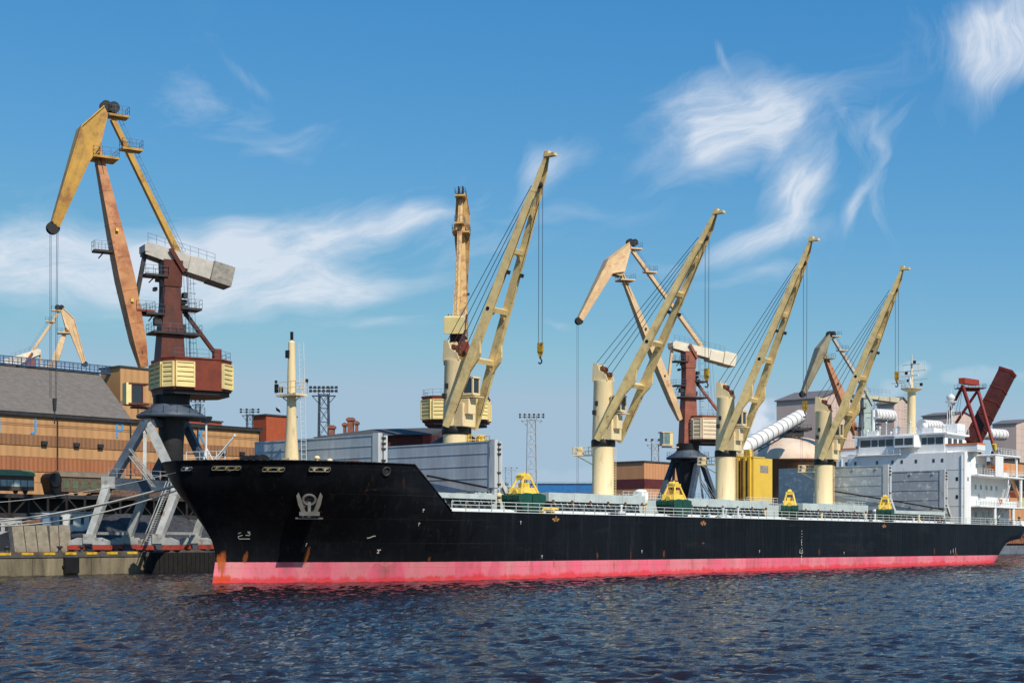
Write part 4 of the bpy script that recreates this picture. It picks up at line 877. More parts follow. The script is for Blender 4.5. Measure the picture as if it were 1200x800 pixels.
# ================================================================== PORTAL CRANES
BA = Vector((-.94, -.34, 0)).normalized(); BAA = Vector((-.86, -.51, 0)).normalized()
def crane_pts(A, b, d):
    r = {}
    for k, v in d.items():
        P = onv(v[0], v[1], A, b); r[k] = ((P-A).dot(b), P.z)
    return r
AA = Vector((-399/F*190, 190, 0))
PA = crane_pts(AA, BAA, dict(foot=(168,430), pin=(113,172), nose=(63,264), heel=(122,128), out=(93,150), inn=(101,192), tie0=(132,140), tie1=(209,298), arm0=(169,292), arm1=(247,318), arm2=(265,330),
    ttop=(200,306), tbase=(196,422), h0=(184,421), h1=(264,465), ring=(195,487), st0=(206,352), st1=(255,418), link=(160,348), cab=(160,462)))
def portal_crane(lab, A, b, p, cols, grp, bs=.78, lvf=.42, cw=1.0, hq=4.3, legs=None, yaw=0, rope=None, detail=2, grab=None):
    b = b.normalized(); c = Vector((-b.y, b.x, 0))
    if c.y > 0: c = -c                                  # c looks towards the camera side
    root = thing('portal_crane', Vector((A.x, A.y, QZ)), lab, 'harbour crane', grp)
    W = lambda k, q=0, dz=0, dp=0: A+b*(p[k][0]+dp)+c*q+ZZ*(p[k][1]+dz)
    X = lambda pp, q, z: A+b*pp+c*q+ZZ*z
    zr = p['ring'][1]; zh0 = p['h1'][1]; zh1 = p['h0'][1]
    # boom
    f0 = W('foot'); f1 = W('pin'); bx = f1-f0
    def boom(m):
        ts = [0, .12, .4, .55, 1]; ws = [1.2, 2.2, 2.6, 2.3, 1.05]; hs = [v*bs for v in (1.1, 1.8, 2.2, 2.0, .9)]; ws = [v*(.5+.5*bs) for v in ws]
        for i in range(4): m.beam(f0+bx*ts[i], f0+bx*ts[i+1], ws[i], hs[i], c, ws[i+1], hs[i+1])
    part('boom', cols['boom'], root, boom)
    def ribs(m):
        m.beam(f0+bx*(t-.002), f0+bx*(t+.003), np.interp(t, [0,.12,.4,.55,1], [1.2,2.2,2.6,2.3,1.05])*(.5+.5*bs)+.06, np.interp(t, [0,.12,.4,.55,1], [1.1,1.8,2.2,2.0,.9])*bs+.06, c)
    for t in (.2, .35, .5, .65, .8, .92): part('boom_flange', cols['boom'], root, ribs)
    # fly jib
    poly = [W('nose', 0, .3, .25), W('out', 0, 0, 0), W('heel', 0, .2, .2), W('heel', 0, -.7, -.3), W('pin', 0, .2, -.3), W('inn', 0, 0, 0), W('nose', 0, -.3, -.5)]
    def fly(m):
        n = len(poly); wq = [.45, 1.15, .7, .7, 1.2, 1.15, .45]
        P_ = [q+c*w for q, w in zip(poly, wq)]+[q-c*w for q, w in zip(poly, wq)]
        m.add(P_, [tuple(range(n))[::-1], tuple(range(n, 2*n))]+[(i, (i+1) % n, n+(i+1) % n, n+i) for i in range(n)])
    part('fly_jib', cols['fly'], root, fly)
    for (i0, i1) in ((0, 1), (1, 2), (4, 5), (5, 6)):
        wd = [.45, 1.15, .7, .7, 1.2, 1.15, .45]
        part('fly_jib_flange', cols['fly'], root, lambda m: m.beam(poly[i0], poly[i1], wd[i0]*2+.35, .16, c, wd[i1]*2+.35, .16))
    for q in (-1, 1):
        k0, k1 = (poly[0]+poly[6])/2, (poly[1]+poly[5])/2; part('jib_stiffener', cols['fly'], root, lambda m: m.beam(k0+c*q*.5, k1+c*q*1.2, .12, .22, c))
    part('fly_jib_bracket', cols['fly'], root, lambda m: (m.beam(W('pin', 0, -.6), W('heel', 0, -.5, -.2), .9, .5, c), m.beam(W('pin', .9, -.4), W('inn', .9, .5, .3), .2, .9, c), m.beam(W('pin', -.9, -.4), W('inn', -.9, .5, .3), .2, .9, c)))
    for k in ('nose', 'heel'):
        for q in (-.45, .25):
            for j in range(2 if k == 'heel' else 1):
                cc = W(k, q, .35 if k == 'heel' else -.35, -.2-1.0*j if k == 'heel' else .1)
                sv = part('rope_sheave', M_black, root, lambda m: m.tube(cc, cc+c*.2, .72 if k == 'heel' else .8, n=16))
    # tie rod with its walkway
    t0_, t1_ = W('tie0'), W('tie1')
    tr = part('tie_rod', cols['tie'], root, lambda m: m.beam(t0_, t1_, .75, .62, c, .9, .7))
    def tl(m):
        d = (t1_-t0_); n = Vector(d.normalized()).cross(c); n = n if n.z > 0 else -n
        m.rail([t0_+n*.35, t1_+n*.35], .75, 1.1, .03, 2, up=n)
    part('tie_rod_handrail', M_railb, tr, tl)
    def plat(pt, w, q, nm='access_platform', mm_=None, h=1.1, thick=.14):
        pl = part(nm, mm_ or cols['tie'], root, lambda m: (m.cbox(pt, b*w, c*q, ZZ*thick), m.beam(pt-ZZ*.1, pt-ZZ*.9+b*w*.5, .15)))
        part('platform_railing', M_railb, pl, lambda m: m.rail([pt+b*w+c*q+ZZ*thick, pt+b*w-c*q+ZZ*thick, pt-b*w-c*q+ZZ*thick, pt-b*w+c*q+ZZ*thick, pt+b*w+c*q+ZZ*thick], h, 1.0, .03, 2))
    plat(t0_+(t1_-t0_)*.0+ZZ*.4-b*.6, 1.3, .9); plat(t0_+(t1_-t0_)*.22-b*.5, 1.3, .8)
    plat(W('pin', 0, -1.5, -.9), 1.6, 1.5, mm_=cols['fly'])
    if detail > 1:
        plat(f0+bx*.52+b*2.0, 1.3, .8, mm_=M_dark); plat(f0+bx*.27-b*1.6-ZZ*.3, 1.2, 1.2, mm_=M_redbr)
    # tower
    tt, tb = p['ttop'], p['tbase']
    def tower(m):
        z0 = tb[1]; z1 = tt[1]; pc = tt[0]
        m.box8([X(pc-1.5,-1.5,z0), X(pc+1.8,-1.5,z0), X(pc+1.8,1.5,z0), X(pc-1.5,1.5,z0), X(pc-1.05,-1.05,z1-3.5), X(pc+1.1,-1.05,z1-3.5), X(pc+1.1,1.05,z1-3.5), X(pc-1.05,1.05,z1-3.5)])
        m.box8([X(pc-1.15,-1.15,z1-3.5), X(pc+1.2,-1.15,z1-3.5), X(pc+1.2,1.15,z1-3.5), X(pc-1.15,1.15,z1-3.5), X(pc-1.3,-1.25,z1), X(pc+1.3,-1.25,z1), X(pc+1.3,1.25,z1), X(pc-1.3,1.25,z1)])
        for q in (-1.7, 1.7): m.beam(X(pc-1.4,q*.8,z1-1.5), X(pc+.5,q*.9,z1+1.4), .25, .6, c)
    part('tower', cols['tower'], root, tower, bevel=.06)
    pc = tt[0]
    if detail > 0:
        for (dz, dp, w) in ((-2.2, 2.2, 1.5), (-6.2, -2.4, 1.4), (-7.2, 2.4, 1.2), (-9.6, -.4, 3.2)):
            plat(X(pc+dp, .2, tt[1]+dz), w, 1.7 if dz < -9 else 1.2, mm_=M_dark)
        def tlad(m):
            for q in (.5, 1.0): m.tube(X(pc-2.4,q,tb[1]), X(pc-2.0,q,tt[1]), .035, n=4)
            z = tb[1]
            while z < tt[1]: m.tube(X(pc-2.4,.5,z), X(pc-2.4,1.0,z), .03, n=4); z += .5
            for z in np.arange(tb[1]+1, tt[1], 1.3): m.rail([X(pc-2.3,.4,z), X(pc-3.0,.4,z), X(pc-3.0,1.1,z), X(pc-2.3,1.1,z)], .08, .9, .03, 1)
        part('tower_ladder', M_railb, root, tlad)
    if detail > 0:
        def clut(m):
            R_ = random.Random(5)
            for i in range(9):
                z = tt[1]-2.5-R_.random()*9; dp = R_.choice((-1.7, 1.9)); m.cbox(X(pc+dp, R_.uniform(-.8,.8), z), b*R_.uniform(.2,.5), c*R_.uniform(.2,.5), ZZ*R_.uniform(.15,.5))
            for q in (-.9, .9): m.tube(X(pc+1.3, q, tb[1]), X(pc+1.2, q*.9, tt[1]-1), .07, n=5)
        part('tower_fittings', M_dark, root, clut)
        part('cable_duct', M_dark, root, lambda m: (m.tube(f0+bx*.05+c*(.9*bs)+ZZ*.2, f1+c*.6, .06, n=5), m.tube(f0+bx*.1+c*(.5), f1+c*.3-b*.3, .05, n=5)))
        for t in (.3, .62): part('boom_lamp', M_yel if detail > 1 else M_dark, root, lambda m: m.cbox(f0+bx*t+c*(1.3*bs), b*.18, c*.2, ZZ*.2))
    part('back_stay', cols['tower'], root, lambda m: m.beam(W('st0'), W('st1'), .55, .45, c))
    # counterweight arm
    a0, a1, a2 = W('arm0'), W('arm1'), W('arm2')
    def arm(m):
        for q in (-1.25, 1.0): m.beam(a0+c*q, a1+c*q, .25, 1.6*cw, c, .25, 2.1*cw)
        m.beam(a0-c*.1, a1-c*.1, 2.2, .5, c); m.beam(a0-c*1.4, a0+c*1.2, .5, .9)
    ar = part('counterweight_arm', cols['arm'], root, arm)
    d = (a1-a0).normalized(); n = c.cross(d); n = n if n.z > 0 else -n
    part('counterweight', M_concg if detail > 1 else cols['arm'], ar, lambda m: m.obox(a1-d*.2-n*1.5*cw-c*1.5, d*(a2-a1).length*1.2, c*3.0, n*2.7*cw), bevel=.05)
    part('arm_side_box', cols['arm'], ar, lambda m: m.obox(a1-d*3.4-n*1.4*cw-c*1.4, d*3.1, c*2.8, n*2.2*cw), bevel=.04)
    part('arm_railing', M_railb, ar, lambda m: m.rail([a0+n*.9+c*1, a1+n*1.1+c*1], 1.1, 1.2, .03, 2))
    part('luffing_link', cols['tie'] if detail < 2 else M_dark, root, lambda m: (m.beam(a0+d*.2, W('link'), .5, .5, c), m.beam(W('link'), f0+bx*.36, .4, .5, c)))
    # machinery house: chamfered box, cladding panels with louvres
    p0, p1 = p['h0'][0], p['h1'][0]       # p0 front, p1 rear
    ch = 1.7
    outl = [(p0, -hq+ch), (p0, hq-ch), (p0-ch*.6, hq), (p1+ch*1.2, hq), (p1, hq-ch*1.1), (p1, -hq+ch*1.1), (p1+ch*1.2, -hq), (p0-ch*.6, -hq)]
    def house(m):
        m.prism([X(x, q, zh0+.3) for x, q in outl], ZZ*(zh1-zh0-.3))
        m.prism([X(x*1.012, q*1.03, zh1-.12) for x, q in outl], ZZ*.16)
        m.cbox(W('st1', 0, .3, .1), b*.5, c*.5, ZZ*.7)
    hs = part('machinery_house', cols['house'], root, house)
    part('shaded_underframe', M_black, hs, lambda m: m.prism([X(x*.97, q*.92, zh0-.25) for x, q in outl], ZZ*.54))  # black holds the shade under the house, put into its colour
    def louvre(a_, b_, name='louvre_panel'):
        A_, B_ = X(a_[0], a_[1], 0), X(b_[0], b_[1], 0); dd = B_-A_; L_ = dd.length; dn = dd/L_; out = Vector((dn.y, -dn.x, 0)); cen = (A_+B_)/2-A
        if out.dot(cen) < 0: out = -out
        z0, z1 = zh0+.75, zh1-.65; k = 5; hh = (z1-z0)/k
        def f(m):
            for i in range(k):
                zz = z0+i*hh; o = A_+dn*.12+ZZ*zz
                m.add([o+out*.30, o+dn*(L_-.24)+out*.30, o+dn*(L_-.24)+out*.30+ZZ*(hh*.55), o+out*.30+ZZ*(hh*.55), o+out*.06+ZZ*(hh*.98), o+dn*(L_-.24)+out*.06+ZZ*(hh*.98), o+out*.03, o+dn*(L_-.24)+out*.03],
                      [(0,1,2,3),(3,2,5,4),(0,6,7,1)])
            for t in ((0, .5, 1) if L_ > 3 else (0, 1)): m.cbox(A_+dn*(.12+(L_-.24)*t)+out*.18+ZZ*(z0+z1)/2, dn*.09, out*.17, ZZ*((z1-z0)/2+.05))
            m.cbox(A_+dd*.5+out*.18+ZZ*(z1+.02), dn*(L_/2-.05), out*.16, ZZ*.08); m.cbox(A_+dd*.5+out*.18+ZZ*(z0-.05), dn*(L_/2-.05), out*.16, ZZ*.08)
        part(name, M_ytrim if 'lv' not in cols else cols['lv'], hs, f)
    mid = p1+ch*1.2+(p0-ch*.6-(p1+ch*1.2))*(1-lvf)
    for s in (1, -1):
        louvre((p0-ch*.6, s*hq), (mid, s*hq)); louvre((p0, s*(hq-ch)), (p0-ch*.6, s*hq))
    louvre((p0, -(hq-ch)+.1), (p0, hq-ch-.1))
    louvre((p1, -hq+ch*1.15), (p1, hq-ch*1.15))
    if lvf < .5:
        for s in (1, -1): louvre((p1+ch*1.2, s*hq), (p1, s*(hq-ch*1.1)))
    if detail > 0:
        part('roof_railing', M_railb, hs, lambda m: m.rail([X(x*.98, q*.97, zh1+.04) for x, q in outl[2:8]], 1.1, 1.4, .03, 2))
    part('under_house_drum', M_black, root, lambda m: m.lathe(Vector((A.x, A.y, 0)), [(2.3, zr+.3), (2.4, zh0-.2)], 20))
    # operator cab
    cb = W('cab'); 
    cq = part('cab_side_panel', M_ytrim, root, lambda m: m.cbox(cb+b*(1.25 if detail > 1 else -.9), b*.33, c*.9, ZZ*1.4))
    cq = part('operator_cab', cols.get('cab', M_redtw), root, lambda m: ( m.cbox(cb+ZZ*1.3, b*1.3, c*.95, ZZ*.1), m.cbox(cb-ZZ*1.3, b*1.3, c*.95, ZZ*.12), [m.cbox(cb+b*(-.55+1.4*i)+c*(.85*j), b*.06, c*.06, ZZ*1.25) for i in (0, 1) for j in (-1, 1)], m.cbox(cb-ZZ*1.7-b*1.5, b*2.2, c*.5, ZZ*.12)))
    part('cab_window', M_glassb if detail < 2 else M_glass, cq, lambda m: m.cbox(cb+b*.15, b*.75, c*.8, ZZ*1.2))
    # ring platform, column
    part('ring_platform', cols['frame'], root, lambda m: (m.lathe(Vector((A.x, A.y, 0)), [(4.4, zr-.35), (4.5, zr-.2), (4.5, zr+.0), (2.6, zr+1.1), (2.5, zr+1.4)], 28)))
    part('ring_railing', M_railb, root, lambda m: m.rail([Vector((A.x+4.35*math.cos(t), A.y+4.35*math.sin(t), zr)) for t in np.linspace(0, 2*math.pi, 17)], 1.1, 1.5, .03, 2))
    part('centre_column', cols.get('column', M_dark), root, lambda m: m.lathe(Vector((A.x, A.y, 0)), [(.9, zr-9.5), (1.2, zr-9.3), (1.75, zr-1.0), (1.8, zr-.3)], 20))
    # gantry
    if legs is None:
        ru = Vector((math.cos(yaw), math.sin(yaw), 0)); rw = Vector((-ru.y, ru.x, 0)); legs = []
        for sw in (-1, 1):
            for su in (-1, 1):
                top = A+ru*(su*.6)+rw*(sw*3.0)+ZZ*(zr-.6); kn = A+ru*(su*4.9)+rw*(sw*3.9)+ZZ*(zr-9.6); ft = A+ru*(su*5.1)+rw*(sw*6.2)+ZZ*(QZ+1.7); legs.append((top, kn, ft))
        fdir = ru
    else: legs, fdir = legs
    fper = Vector((-fdir.y, fdir.x, 0))
    for (top, kn, ft) in legs:
        lg = part('leg', cols['leg'] if detail > 1 and top is legs[1][0] else cols['frame'], root, lambda m: m.beam(top, kn, 1.0, .95, fdir))  # near right leg pale as if sunlit; the rest carry shade in colour
        part('lower_leg', cols['leg'], lg, lambda m: (m.beam(kn+ZZ*.6, ft, 1.05, .95, fdir, .85, .9), m.cbox(kn+ZZ*.2, fdir*.85, fper*.75, ZZ*.75)))
        bg = part('bogie', cols['leg'], root, lambda m: (m.prism([ft+fdir*x-fper*.35+ZZ*z for x, z in ((-2.6,-.75),(-2.6,-.25),(-1.5,.15),(1.5,.15),(2.6,-.25),(2.6,-.75))], fper*.7), m.cbox(ft, fdir*.6, fper*.6, ZZ*.6)))
        for x in (-1.7, 1.7): part('wheel_truck', M_bogie, bg, lambda m: m.cbox(ft+fdir*x-ZZ*1.1, fdir*1.15, fper*.42, ZZ*.3), bevel=.05)
        for x in (-2.4, -1.1, 1.1, 2.4): part('wheel', M_dark, bg, lambda m: m.tube(ft+fdir*x-fper*.2-ZZ*1.35, ft+fdir*x+fper*.2-ZZ*1.35, .33, n=12))
    k = [l[1] for l in legs]; 
    part('portal_beam', cols['frame'], root, lambda m: (m.beam(k[0]+ZZ*.1, k[1]+ZZ*.1, .8, 1.5, fper), m.beam(k[2]+ZZ*.1, k[3]+ZZ*.1, .8, 1.5, fper), m.beam(k[0], k[2], .8, 1.4, fdir), m.beam(k[1], k[3], .8, 1.4, fdir)))
    part('head_girder', cols['frame'], root, lambda m: (m.beam(legs[0][0]+ZZ*.1, legs[2][0]+ZZ*.1, 1.2, 1.0, fdir), m.beam(legs[1][0]+ZZ*.1, legs[3][0]+ZZ*.1, 1.2, 1.0, fdir), m.beam(legs[0][0], legs[1][0], 1.2, 1.0), m.beam(legs[2][0], legs[3][0], 1.2, 1.0)))
    for i, dx in ((0, 0), (2, 0)): part('vertical_post', cols['leg'], root, lambda m: m.beam(legs[i][0]-ZZ*.2, (k[0]+k[1])/2*(1-i/2)+(k[2]+k[3])/2*(i/2)+fdir*dx, .45, .45))
    ft = [l[2] for l in legs]
    for i in (0, 1): part('sill_tie', cols['leg'], root, lambda m: m.beam(ft[i]+ZZ*.7, ft[i+2]+ZZ*.7, .4, .35, fdir))
    def stairs(m):
        a_, b_ = k[1]-fper*1.0-fdir*.9, ft[1]-fper*.9-fdir*1.0-ZZ*.3
        for dz in (0, .9): m.beam(a_+ZZ*dz, b_+ZZ*dz, .08, .16 if dz == 0 else .07); m.beam(a_-fper*.8+ZZ*dz, b_-fper*.8+ZZ*dz, .08, .16 if dz == 0 else .07)
        for i in range(24):
            q = a_+(b_-a_)*i/23; m.cbox(q-fper*.4, fdir*.13, fper*.38, ZZ*.03)
        a_, b_ = legs[0][0]*.45+k[0]*.55-fper*1.0+fdir*1.2, k[0]*.3+k[1]*.7-fper*1.1
        for dz in (0, .9): m.beam(a_+ZZ*dz, b_+ZZ*dz, .08, .12); m.beam(a_-fper*.7+ZZ*dz, b_-fper*.7+ZZ*dz, .08, .12)
        for i in range(24):
            q = a_+(b_-a_)*i/23; m.cbox(q-fper*.35, fdir*.13, fper*.33, ZZ*.03)
    if detail > 0:
        part('stairway', cols['leg'], root, stairs)
        part('portal_railing', cols['leg'] if detail > 1 else M_railb, root, lambda m: m.rail([k[0]-fper*.5+ZZ*.9, k[1]-fper*.5+ZZ*.9], 1.1, 1.2, .04, 2))
    # ropes
    if rope:
        for q in (-.35, .35):
            top = W('nose', q, -.6, .4); part('hoist_rope', M_rope, root, lambda m: m.tube(top, Vector((top.x, top.y, rope)), .03, n=5, cap=False))
            if detail > 1:
                top2 = W('nose', q, -.6, -.45); part('hoist_rope', M_rope, root, lambda m: m.tube(top2, Vector((top2.x-.2, top2.y, rope)), .03, n=5, cap=False))
        if detail > 1:
            e = W('nose', 0, 0, 0); e.z = rope; hk = part('rope_socket', M_dark, root, lambda m: (m.tube(e-b*.1, e-b*.1-ZZ*1.6, .28, .2, 8), m.tube(e-b*.1-ZZ*1.6, e-b*.1-ZZ*3.2, .08, n=6)))
    # the luffing ropes beside the tower
    part('guy_wire', M_rope, root, lambda m: [m.tube(W('arm1', q, -.8, dp), W('h1', q, (zh1-zh0)+.2, dp*1.0+1.5), .025, n=4, cap=False) for q in (-.6, .6) for dp in (2.6, 3.5)])
    return root
CA = dict(boom=M_orange, fly=M_ochre, tie=M_ochre, tower=M_redtw, arm=mat('grey white arm paint', (.52,.48,.42), rust=.2, rs=.8, var=.2), house=M_redbr, frame=M_navy, leg=M_legw)
FD = Vector((.985, -.174, 0)); 
LG = [(at(170,496,186), at(129,567,184.5), at(105,631,182)), (at(174,497,186), at(210,572,183.5), at(186,631,180.5)),
      (at(213,496,195), at(176,567,196), at(150,631,197.5)), (at(217,497,195), at(250,567,195), at(229,631,196))]
portal_crane('tallest harbour crane, ochre fly jib and dark red tower, left of the bow', AA, BAA, PA, CA, 'portal cranes along the quay', legs=(LG, FD), rope=22, bs=.92)
# crane seen end-on behind the first deck crane
AB = on(536, 600, 169); AB.z = 0; BB = Vector((.05, 1, 0)).normalized()
PB = dict(PA)
for k_ in ('pin', 'nose', 'heel', 'out', 'inn', 'tie0'): PB[k_] = (PA[k_][0]*.9, PA[k_][1]*1.085)
CB = dict(CA); M_ytan = mat('ochre peach boom', (.70,.44,.17), rust=.55, rs=.5, rustcol=(.36,.13,.05), var=.2); CB.update(boom=M_ytan, fly=M_ytan, tie=M_ytan, arm=M_ytrim)
portal_crane('harbour crane seen end-on with cream louvred house behind the foremost deck crane', AB, BB, PB, CB, 'portal cranes along the quay', yaw=math.atan2(UU.y, UU.x), detail=1, bs=1.0, hq=5.4)
cbx = [o for o in bpy.data.objects if o.name == 'portal_crane.001'][0]
Pt = AB+ZZ*(PA['ttop'][1]-6)
part('winch_housing', M_redbr, cbx, lambda m: (m.cbox(Pt, Vector((1.9,0,0)), Vector((0,2.0,0)), ZZ*2.6), m.cbox(Pt+Vector((.9,-2.2,1.2)), Vector((1.2,0,0)), Vector((0,.6,0)), ZZ*.8)))
part('winch_drum', M_dark, cbx, lambda m: m.tube(Pt+Vector((-2.2,-2.3,-.8)), Pt+Vector((2.3,-2.3,-.8)), .6, n=12))
# crane C
AC = on(806, 600, 172); AC.z = 0
PC = crane_pts(AC, BA, dict(foot=(797,492), pin=(728,320), nose=(679,374), heel=(737,286), out=(711,304), inn=(715,321), tie0=(741,294), tie1=(822,406), arm0=(787,404), arm1=(846,419), arm2=(857,424),
    ttop=(807,412), tbase=(805,527), h0=(806,488), h1=(858,520), ring=(806,536), st0=(813,444), st1=(845,486), link=(783,448), cab=(780,514)))
CC = dict(boom=M_tan, fly=M_tan, tie=M_tan, tower=M_redpk, arm=mat('pale arm paint', (.78,.68,.52), rust=.1, var=.1), house=M_redpk, frame=M_navy, leg=mat('slate gantry steel lower', (.22,.25,.28), rough=.6, rust=.2), lv=mat('peach louvre', (.78,.62,.42), var=.1), cab=M_tan)
portal_crane('harbour crane with peach jib and faded red tower between second and third deck cranes', AC, BA, PC, CC, 'portal cranes along the quay', yaw=math.atan2(UU.y, UU.x), rope=6, detail=1, bs=.72, lvf=.93)
# crane D
AD = on(1014, 600, 175); AD.z = 0
PD = crane_pts(AD, BA, dict(foot=(1003,510), pin=(965,413), nose=(941,460), heel=(971,393), out=(958,408), inn=(962,422), tie0=(976,396), tie1=(1017,462), arm0=(1003,464), arm1=(1040,468), arm2=(1049,470),
    ttop=(1014,468), tbase=(1012,540), h0=(1010,522), h1=(1042,540), ring=(1013,550), st0=(1018,485), st1=(1035,520), link=(998,490), cab=(1000,535)))
CD = dict(boom=mat('rusty orange boom', (.55,.24,.12), rust=.5, rs=.4, var=.2), fly=mat('olive grey jib', (.30,.26,.17), rust=.2, var=.2), tie=mat('chalky grey rod', (.55,.50,.42), rust=.2, var=.2), tower=mat('pale green tower', (.42,.50,.46), var=.2, rust=.1),
    arm=mat('buff arm', (.62,.55,.38), var=.2), house=M_concg, frame=M_dark, leg=M_dark)
portal_crane('small grey-green harbour crane with rusty orange boom, behind the fourth deck crane', AD, BA, PD, CD, 'portal cranes along the quay', yaw=math.atan2(UU.y, UU.x), rope=15, detail=1, cw=.45)
# crane E, far behind the warehouse, facing right
AE = at(36, 600, 390); AE.z = 0; BE = Vector((.95, .3, 0)).normalized()
PE = crane_pts(AE, BE, dict(foot=(60,436), pin=(78,384), nose=(99,425), heel=(73,362), out=(87,374), inn=(83,392), tie0=(69,366), tie1=(34,417), arm0=(47,412), arm1=(15,424), arm2=(8,428),
    ttop=(36,420), tbase=(36,478), h0=(46,478), h1=(6,498), ring=(36,505), st0=(33,440), st1=(16,476), link=(50,435), cab=(50,495)))
CE = dict(CC)
portal_crane('distant peach harbour crane whose jib dips to the right, showing above the warehouse roof', AE, BE, PE, CE, 'portal cranes along the quay', yaw=.3, detail=0)

# ================================================================== WAREHOUSE WITH LETTERS
M_wh = ribbed('tan corrugated sheet', (.52,.28,.12), pitch=1.4, rough=.75, var=.1, vs=.2, streak=True, rust=.08, rs=.3, rustcol=(.4,.2,.1))
M_whb = ribbed('brown corrugated sheet', (.30,.145,.07), pitch=.8, rough=.75, var=.15, vs=.2, streak=True)
M_who = ribbed('orange brown sheet', (.40,.15,.065), pitch=.8, rough=.75, var=.15, vs=.2, streak=True)
M_roof = mat('weathered roofing', (.185,.16,.135), rough=.9, var=.2, vs=1.0, streak=False, bump=.2, bs=2)
M_roofd = mat('dark roofing', (.075,.075,.08), rough=.9, var=.2, vs=.5)
DW = 214.0
Pa = on(-70, 485, DW); Pb = on(305, 505, DW); ta, tb_ = Pa.dot(UU), Pb.dot(UU); ze = on(150, 495.3, DW).z
zf = lambda y, px=60: on(px, y, DW).z
wh = thing('warehouse', Q((ta+tb_)/2, DW, QZ), 'long tan corrugated warehouse with brown bands, blue letters and a sloping grey roof', 'warehouse')
zb = [QZ, zf(577), zf(553), zf(537), zf(523), zf(510.5), ze]
part('wall', M_wh, wh, lambda b: (b.obox(Q(ta, DW, QZ), UU*(tb_-ta), WW*45, ZZ*(ze-QZ))))
part('wall_band', M_who, wh, lambda b: b.obox(Q(ta, DW-.12, zb[2]), UU*(tb_-ta), WW*.1, ZZ*(zb[3]-zb[2])))
part('wall_band', M_whb, wh, lambda b: b.obox(Q(ta, DW-.12, zb[4]), UU*(tb_-ta), WW*.1, ZZ*(zb[5]-zb[4])))
part('eaves_band', M_dark, wh, lambda b: b.obox(Q(ta, DW-.5, ze+.01), UU*(tb_-ta+.3), WW*.9, ZZ*.55))
part('downpipe', M_dark, wh, lambda b: [b.tube(Q(t, DW-.3, QZ), Q(t, DW-.3, ze), .12, n=6) for t in np.arange(ta+6, tb_, 14)])
part('wall_stain_joint', mat('panel joint', (.30,.16,.08), var=.3), wh, lambda b: [b.obox(Q(ta, DW-.03, z), UU*(tb_-ta), WW*.025, ZZ*.12) for z in (zb[2]-1.8, zb[5]+1.4, ze-1.3, zb[3]+.05)])
for px in (52, 90, 118, 262, 284): part('wall_lamp', M_dark, wh, lambda b: b.cbox(on(px, 0, DW-.4)*1+ZZ*(zb[4]+.5-on(px, 0, DW-.4).z), UU*.5, WW*.2, ZZ*.3))
part('window_strip', mat('dusty glass', (.12,.13,.12), rough=.3, var=.4, vs=1.5), wh, lambda b: [b.obox(Q(t, DW-.08, QZ+3), UU*4.5, WW*.06, ZZ*2.5) for t in np.arange(ta+3, tb_-6, 7)])
# sloped roof over the left part
Pe = on(152, 489, DW).dot(UU); R1 = on(0, 427, DW+22); R2 = on(116, 434.5, DW+22); zr_ = R1.z
def rf(b):
    a0_, a1_ = Q(ta, DW-.6, ze+.6), Q(Pe, DW-.6, ze+.6); b0_, b1_ = Q(ta, DW+22, zr_), Q(R2.dot(UU), DW+22, zr_)
    c0_, c1_ = Q(ta, DW+44, ze+.6), Q(Pe, DW+44, ze+.6)
    b.add([a0_, a1_, b1_, b0_, c0_, c1_], [(0,1,2,3), (3,2,5,4), (1,5,2)])
    b.add([a0_, a1_, c1_, c0_], [(3,2,1,0)])
part('roof', M_roof, wh, rf)
part('low_roof', M_roofd, wh, lambda b: b.add([Q(Pe+.1, DW-.6, ze+.62), Q(tb_+.4, DW-.6, ze+.62), Q(tb_+.4, DW+20, ze+2.6), Q(Pe+.1, DW+20, ze+2.6), Q(Pe+.1, DW+44, ze+.6), Q(tb_+.4, DW+44, ze+.6)], [(0,1,2,3),(3,2,5,4),(0,3,4),(1,5,2),(0,4,5,1)]))
def cat(b):
    y = DW+21; a_, c_ = Q(ta, y, zr_+.15), Q(R2.dot(UU)+6, y, zr_+.15)
    b.rail([a_, c_], 1.35, 1.7, .10, 3); b.rail([a_+WW*1.2, c_+WW*1.2], 1.35, 1.7, .08, 2); b.beam(a_+WW*.6, c_+WW*.6, 1.2, .2)
part('ridge_walkway', mat('blue walkway steel', (.05,.10,.20), var=.2), wh, cat)
M_let = mat('sky blue letter paint', (.09,.33,.60), var=.15, vs=2)
def letter(px, segs, h=2.0, w=1.3):
    P_ = on(px, 492, DW); t = P_.dot(UU); z0 = zf(508.5, px) if px < 100 else on(px, {137: 513, 233: 519.5}.get(px, 507), DW).z
    part('letter', M_let, wh, lambda b: [b.beam(Q(t+x0*w, DW-.05, z0+y0*h), Q(t+x1*w, DW-.05, z0+y1*h), .1, .36, WW) for x0, y0, x1, y1 in segs])
letter(36, [(.55,1,.55,.2),(.55,.2,.35,.03),(.35,.03,.0,.1)], 2.6, 1.5)
letter(137, [(0,0,0,1),(0,.95,.6,.9),(.6,.92,.75,.72),(.75,.72,.55,.5),(.55,.5,0,.48)], 2.7, 1.5)
letter(233, [(0,0,0,1),(0,.45,.7,1),(.15,.55,.75,0)], 2.9, 1.5)
letter(-1, [(0,0,0,1)], 2.4, 1.2)
